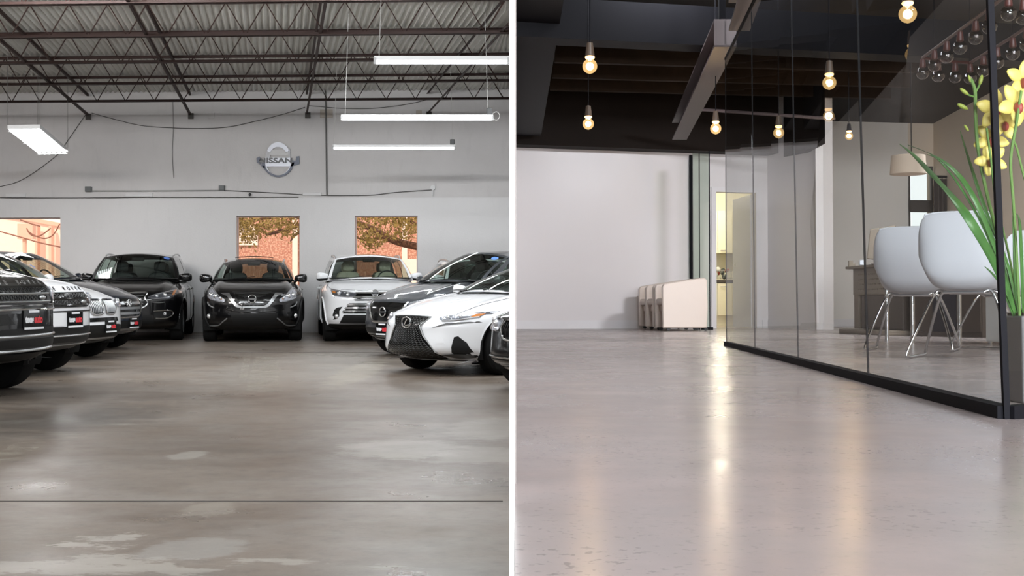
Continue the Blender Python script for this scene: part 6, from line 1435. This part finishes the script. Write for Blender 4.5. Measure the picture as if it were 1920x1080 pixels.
# ------------------------------------------------------------------ desks
M_DESK = mat('taupe_desk', (0.20, 0.165, 0.125), 0.45, var=0.06); M_DKD = mat('dark_brown_panel', (0.055, 0.042, 0.034), 0.4)
def slot_panel_mat():
    m, nt, b = nodes('slotted_panel'); g = NG(nt); tc = g.n('ShaderNodeTexCoord').outputs['Object']; sx_ = g.n('ShaderNodeSeparateXYZ'); nt.links.new(tc, sx_.inputs[0])
    b.inputs['Base Color'].default_value = (0.20, 0.165, 0.125, 1); b.inputs['Roughness'].default_value = 0.45; return m
p0 = R(1597, 600, 14.6); p1 = R(1688, 600, 13.4); u = Vector((p1.x-p0.x, p1.y-p0.y, 0)); Ld = u.length; u.normalize(); v = Vector((-u.y, u.x, 0))
e = empty('desk', (p0.x, p0.y, FZ)); e.rotation_euler = (0, 0, math.atan2(u.y, u.x))
c = MB(); c.prism([(-0.14, 0.02, 0), (-0.05, -0.05, 0), (Ld+0.02, -0.05, 0), (Ld+0.02, 0.5, 0), (-0.05, 0.5, 0)], (0, 0, 0.735), (0, 0, 0.765)); c.build('desktop', M_DESK, e, smooth=False, bevel=0.006)
c = MB()
# modesty panel with rows of slots: built as bars around the openings
zs = [0.44, 0.492, 0.504, 0.548, 0.560, 0.604, 0.616, 0.660, 0.672, 0.735]
xs2 = [0.0, 0.14]+[0.14+0.052*k+o for k in range(1, 9) for o in (-0.022, 0.0)]; 
for i in range(0, len(zs)-1):
    if i % 2 == 0: c.box2((0, 0.02, zs[i]), (Ld, 0.035, zs[i+1]))
    else:
        c.box2((0, 0.02, zs[i]), (0.14, 0.035, zs[i+1])); k = 0.14
        while k < Ld-0.03: c.box2((k+0.030, 0.02, zs[i]), (min(k+0.052, Ld), 0.035, zs[i+1])); k += 0.052
c.build('modesty_panel', M_DESK, e, smooth=False)
c = MB(); c.box2((0.0, 0.03, 0.06), (0.12, 0.48, 0.735)); c.build('leg_panel', M_DESK, e, smooth=False)
c = MB(); c.box2((0.20, 0.03, 0.06), (Ld, 0.48, 0.43)); c.build('drawer_block', M_DKD, e, smooth=False, bevel=0.004)
c = MB(); c.prism([(-0.13, -0.10, 0), (-0.02, -0.14, 0), (Ld, -0.14, 0), (Ld, 0.5, 0), (-0.02, 0.5, 0)], (0, 0, 0.0), (0, 0, 0.055)); c.build('foot_plate', M_DESK, e, smooth=False, bevel=0.012)
off(e, 'taupe office desk with slotted front panel behind the glass', 'desk')
p = R(1650, 500, 13.9); e = empty('monitor', (p.x, 13.9, FZ+0.766)); e.rotation_euler = (0, 0, -0.35)
c = MB(); c.prism([(-0.14, 0, 0.06), (0.16, 0, 0.02), (0.17, 0, 0.42), (-0.10, 0, 0.38)], (0, -0.02, 0), (0, 0.03, 0)); c.build('screen_back', M_DESK, e, smooth=False, bevel=0.01)
c = MB(); c.box((0.02, 0.02, 0.004), (0.22, 0.16, 0.008)); c.box((0.02, 0.035, 0.05), (0.05, 0.02, 0.10)); c.build('stand', M_DKD, e, smooth=False)
off(e, 'flat monitor seen from behind on the taupe desk', 'monitor')
p = R(1600, 502, 14.45); c = MB(); c.box((0, 0, 0.035), (0.05, 0.04, 0.07)); c.box((0.035, 0, 0.02), (0.03, 0.04, 0.04)); o = c.build('tape_dispenser', M_DESK, smooth=False, bevel=0.004); o.location = (p.x+0.03, 14.68, FZ+0.766); off(o, 'small brown desk object at the left end of the taupe desk', 'desk object')
p = R(1642, 502, 13.9); c = MB(); rbox(c, (0, 0, 0.03), (0.05, 0.05, 0.06), 0.01); o = c.build('paper_cup', M_SHELL); o.location = (p.x-0.06, 14.25, FZ+0.766); off(o, 'small white cup standing on the taupe desk', 'cup')
# dark cabinet run behind the chairs
a, b = R(1708, 620, 13.3), R(1842, 620, 12.4); e = empty('sideboard', (a.x, 13.3, FZ)); e.rotation_euler = (0, 0, math.atan2(b.y-a.y, b.x-a.x)); ln = (b-a).to_2d().length
c = MB(); c.box2((0, 0, 0.0), (ln, 0.5, 0.72)); c.build('carcass', M_DKD, e, smooth=False, bevel=0.004)
for k in range(3):
    c = MB(); c.box2((ln/3*k+0.006, -0.018, 0.05), (ln/3*(k+1)-0.006, 0.0, 0.70)); c.build('cabinet_door', [M_DKD, mat('navy_panel', (0.012, 0.014, 0.024), 0.35), M_DKD][k], e, smooth=False, bevel=0.003)
off(e, 'dark brown sideboard behind the white shell chairs', 'sideboard')
# white table between the chairs
p = R(1756, 560, 10.6); e = empty('table', (p.x, 10.6, FZ)); c = MB(); rbox(c, (0, 0, 0.725), (0.7, 0.8, 0.025), 0.01); c.build('tabletop', mat('white_laminate', (0.72, 0.72, 0.73), 0.3), e)
for sx in (-1, 1):
    for sy in (-1, 1):
        c = MB(); c.tube([(sx*0.31, sy*0.35, 0.712), (sx*0.31, sy*0.35, 0.0)], 0.018, 10); c.build('leg', M_CHROME, e)
off(e, 'white meeting table behind the shell chairs', 'table')
p = R(1878, 610, 9.9); e = empty('drawer_reflection', (p.x, 9.3, FZ)); c = MB(); c.box2((-0.16, 0, 0.03), (0.24, 0.5, 0.62)); c.build('carcass', mat('pale_grey_laminate', (0.55, 0.56, 0.55), 0.4), e, smooth=False, bevel=0.006)  # solid drawers built in place of a reflection of drawers
for k in range(5): c = MB(); c.box2((-0.15, -0.012, 0.05+0.112*k), (0.23, 0.0, 0.155+0.112*k)); c.build('drawer', mat('pale_grey_laminate', (0.55, 0.56, 0.55), 0.4), e, smooth=False)
for sx in (-0.12, 0.2):
    c = MB(); c.lathe([(0, -0.012), (0.015, -0.012), (0.015, 0.012), (0, 0.012)], 12, (sx, 0.08, 0.0155), 'X'); c.build('caster', M_CAST, e)
off(e, 'pale grey drawers standing in for a reflection, left of the corner post', 'drawer unit')
# curtain / dark panels at the window, drum lamp shade
a, b = R(1753, 480, 20.6), R(1832, 335, 20.6)
c = MB(); W_ = b.x-a.x; H_ = b.z-FZ
c.grid(lambda u_, v_: Vector((a.x+W_*u_, 20.6+0.16*W_*u_+0.05*math.sin(u_*60)*(0.6+0.4*v_), FZ+0.02+(H_-0.02)*v_)), 160, 8)
o = origin_to(c.build('curtain', mat('dark_brown_curtain', (0.075, 0.058, 0.05), 0.8), smooth=True, angle=80, solid=0.006), (a.x, 20.6, FZ)); off(o, 'dark brown curtain hanging right of the bright window', 'curtain')
c = MB(); c.tube([(a.x-0.0, 20.56, b.z+0.03), (b.x+0.1, 20.66, b.z+0.02)], 0.02, 8); o = origin_to(c.build('curtain_rail', M_FRAME), (a.x, 20.6, b.z)); off(o, 'black rail above the dark brown curtain', 'curtain rail')
p = R(1703, 326, 12.0); e = empty('pendant_lamp', (p.x, 12.0, CZ-0.001)); dz = p.z-CZ
c = MB(); r = 33/FPX*12.0; c.lathe([(r, dz), (r*0.92, dz+0.17)], 40); c.build('drum_shade', mat('beige_shade', (0.62, 0.52, 0.42), 0.8, emit=(1.0, 0.72, 0.45), es=0.05), e, solid=0.004)
c = MB(); c.tube([(0.03, 0, dz+0.15), (0.03, 0, 0)], 0.005, 6); c.build('cord', M_FRAME, e)
c = MB(); c.tube([(-r*0.92, 0, dz+0.165), (r*0.92, 0, dz+0.165)], 0.004, 6); c.build('shade_ring', M_FRAME, e)
off(e, 'beige drum lampshade hanging beside the bright window', 'pendant lamp')
# ------------------------------------------------------------------ orchid in a grey planter
M_GRN = mat('orchid_leaf', (0.055, 0.16, 0.035), 0.4, var=0.35, scale=12); M_STEM = mat('orchid_stem', (0.10, 0.20, 0.04), 0.45, var=0.2); M_PET = mat('yellow_petal', (0.70, 0.58, 0.14), 0.45, var=0.12, scale=25); M_LIP = mat('maroon_lip', (0.32, 0.05, 0.04), 0.5); M_BUD = mat('green_bud', (0.28, 0.34, 0.05), 0.45)
DP = 3.75; pb = R(1942, 592, DP); e = empty('potted_orchid', (pb.x, DP, FZ)); eo = Vector(e.location)
c = MB(); zt_ = pb.z-FZ; c.box((0, 0, zt_/2), (0.13, 0.13, zt_), taper=(1.06, 1.06)); c.build('planter', mat('grey_planter', (0.16, 0.155, 0.16), 0.6), e, smooth=False, bevel=0.006)
c = MB(); c.box((0, 0, zt_+0.004), (0.12, 0.12, 0.01)); c.build('soil', mat('soil', (0.05, 0.035, 0.025), 0.9), e, smooth=False)
def leaf(pts, wmax, dy=0.0):
    wmax *= 0.68
    P3 = crom([R(x_, y_, max(DP+dy*i/len(pts), gD(x_)+0.07))-eo for i, (x_, y_) in enumerate(pts)], 6); n = len(P3); c = MB(); vs = []
    for i, p in enumerate(P3):
        t = (P3[min(i+1, n-1)]-P3[max(i-1, 0)]).normalized(); w_ = wmax*math.sin(PI*min(1, 0.12+0.88*(i/(n-1))))**0.6 if i < n-1 else 0.001
        s_ = t.cross(Vector((0, 1, 0))).normalized()*w_
        vs += [p-s_+Vector((0, 0.004, 0)), p+Vector((0, w_*0.45, 0)), p+s_+Vector((0, -0.002, 0))]
    c.add(vs, [(3*i+k, 3*i+k+1, 3*i+k+4, 3*i+k+3) for i in range(n-1) for k in range(2)]); c.build('leaf', M_GRN, e, angle=80, solid=0.0015)
leaf([(1903, 592), (1868, 500), (1810, 400), (1750, 330), (1712, 290), (1686, 270)], 0.021, -0.5)
leaf([(1905, 592), (1872, 480), (1820, 360), (1765, 300), (1702, 272)], 0.013, -0.2)
leaf([(1908, 592), (1890, 500), (1850, 400), (1820, 310), (1800, 245)], 0.010, 0.2)
leaf([(1906, 592), (1880, 520), (1846, 430), (1800, 350), (1760, 300), (1738, 290)], 0.007, 0.3)
leaf([(1912, 592), (1905, 520), (1903, 450), (1900, 400)], 0.010, -0.1); leaf([(1916, 592), (1935, 500), (1945, 420)], 0.011, 0.1)
leaf([(1910, 592), (1895, 540), (1880, 470), (1862, 420)], 0.009, 0.1); leaf([(1902, 590), (1885, 545), (1862, 515), (1846, 500)], 0.006, -0.2)
leaf([(1918, 590), (1916, 500), (1912, 420), (1905, 400)], 0.009, -0.3)
def stem(pts, r, dy=0.0): c = MB(); c.tube([p-eo for p in crom([R(x_, y_, DP+dy) for x_, y_ in pts], 6)], r, 8); c.build('stem', M_STEM, e)
stem([(1908, 592), (1880, 480), (1852, 370), (1834, 280), (1829, 210), (1828, 170), (1820, 148)], 0.0055, 0.05); stem([(1828, 175), (1836, 160), (1839, 148)], 0.003, 0.05); stem([(1828, 182), (1816, 178), (1808, 170)], 0.003, 0.05)
stem([(1912, 592), (1905, 460), (1900, 380), (1895, 300), (1906, 230), (1915, 170)], 0.0045, -0.1); stem([(1916, 590), (1935, 420), (1912, 300), (1900, 262), (1886, 240)], 0.0035, 0.0); stem([(1914, 592), (1890, 470), (1868, 380), (1858, 300), (1850, 240)], 0.0035, 0.0)
def bud(px, py, a, s_=0.016, dy=0.05):
    p = R(px, py, DP+dy)-eo; c = MB(); c.sphere((0,0,0), (s_*0.38, s_*0.38, s_), 10, 8); o = c.build('bud', M_BUD, e); o.location = p; o.rotation_euler = (0, a, 0)
bud(1839, 150, 0.25); bud(1808, 172, -0.9); bud(1818, 148, -0.3, 0.012); bud(1805, 200, -1.1, 0.018); bud(1812, 240, -0.6, 0.012)
def flower(px, py, s_, rot, tilt=0.3, dy=0.0):
    p = R(px, py, DP+dy)-eo; g = empty('flower', p); g.parent = e; 
    for k in range(5):
        a = rot+2*PI*k/5; c = MB(); n = 8; L0 = s_*(1.0 if k != 0 else 0.9); wd = s_*0.34
        def f_(u_, v_):
            w_ = wd*math.sin(PI*min(0.97, 0.10+0.86*u_))**0.8*(2*v_-1); q = Vector((math.cos(a), 0, math.sin(a)))*(L0*u_+0.004); r_ = Vector((-math.sin(a), 0, math.cos(a)))*w_
            return q+r_+Vector((0, -0.25*L0*math.sin(u_*PI*0.8)*tilt*2+0.2*abs(w_), 0))
        c.grid(f_, n, 4); c.build('petal', M_PET, g, angle=80, solid=0.001)
    c = MB(); c.sphere((0, -0.010, -0.012*s_/0.06), (0.013*s_/0.06, 0.016, 0.018*s_/0.06), 12, 8); c.build('lip', M_LIP, g)
    g.rotation_euler = (0.1*math.cos(px), 0.0, 0.2*math.sin(px))
flower(1866, 206, 0.056, 0.3, dy=0.02); flower(1857, 262, 0.050, 1.0, dy=0.06); flower(1906, 196, 0.060, 0.9, dy=-0.08); flower(1918, 150, 0.055, 0.2, dy=-0.04); flower(1858, 300, 0.045, 2.0, dy=0.03); flower(1884, 232, 0.045, 0.1, dy=0.0)
off(e, 'orchid with yellow flowers and long green leaves in a grey planter at the right edge', 'potted plant')
# ------------------------------------------------------------------ place the office: its floor falls away by 1.4 degrees
bpy.context.view_layer.update()
for o in OFFICE:
    o.matrix_world = OM @ o.matrix_world
for l in bpy.data.objects:
    if l.type == 'LIGHT' and l.name.startswith('shop_front'): pass
bpy.context.view_layer.update()
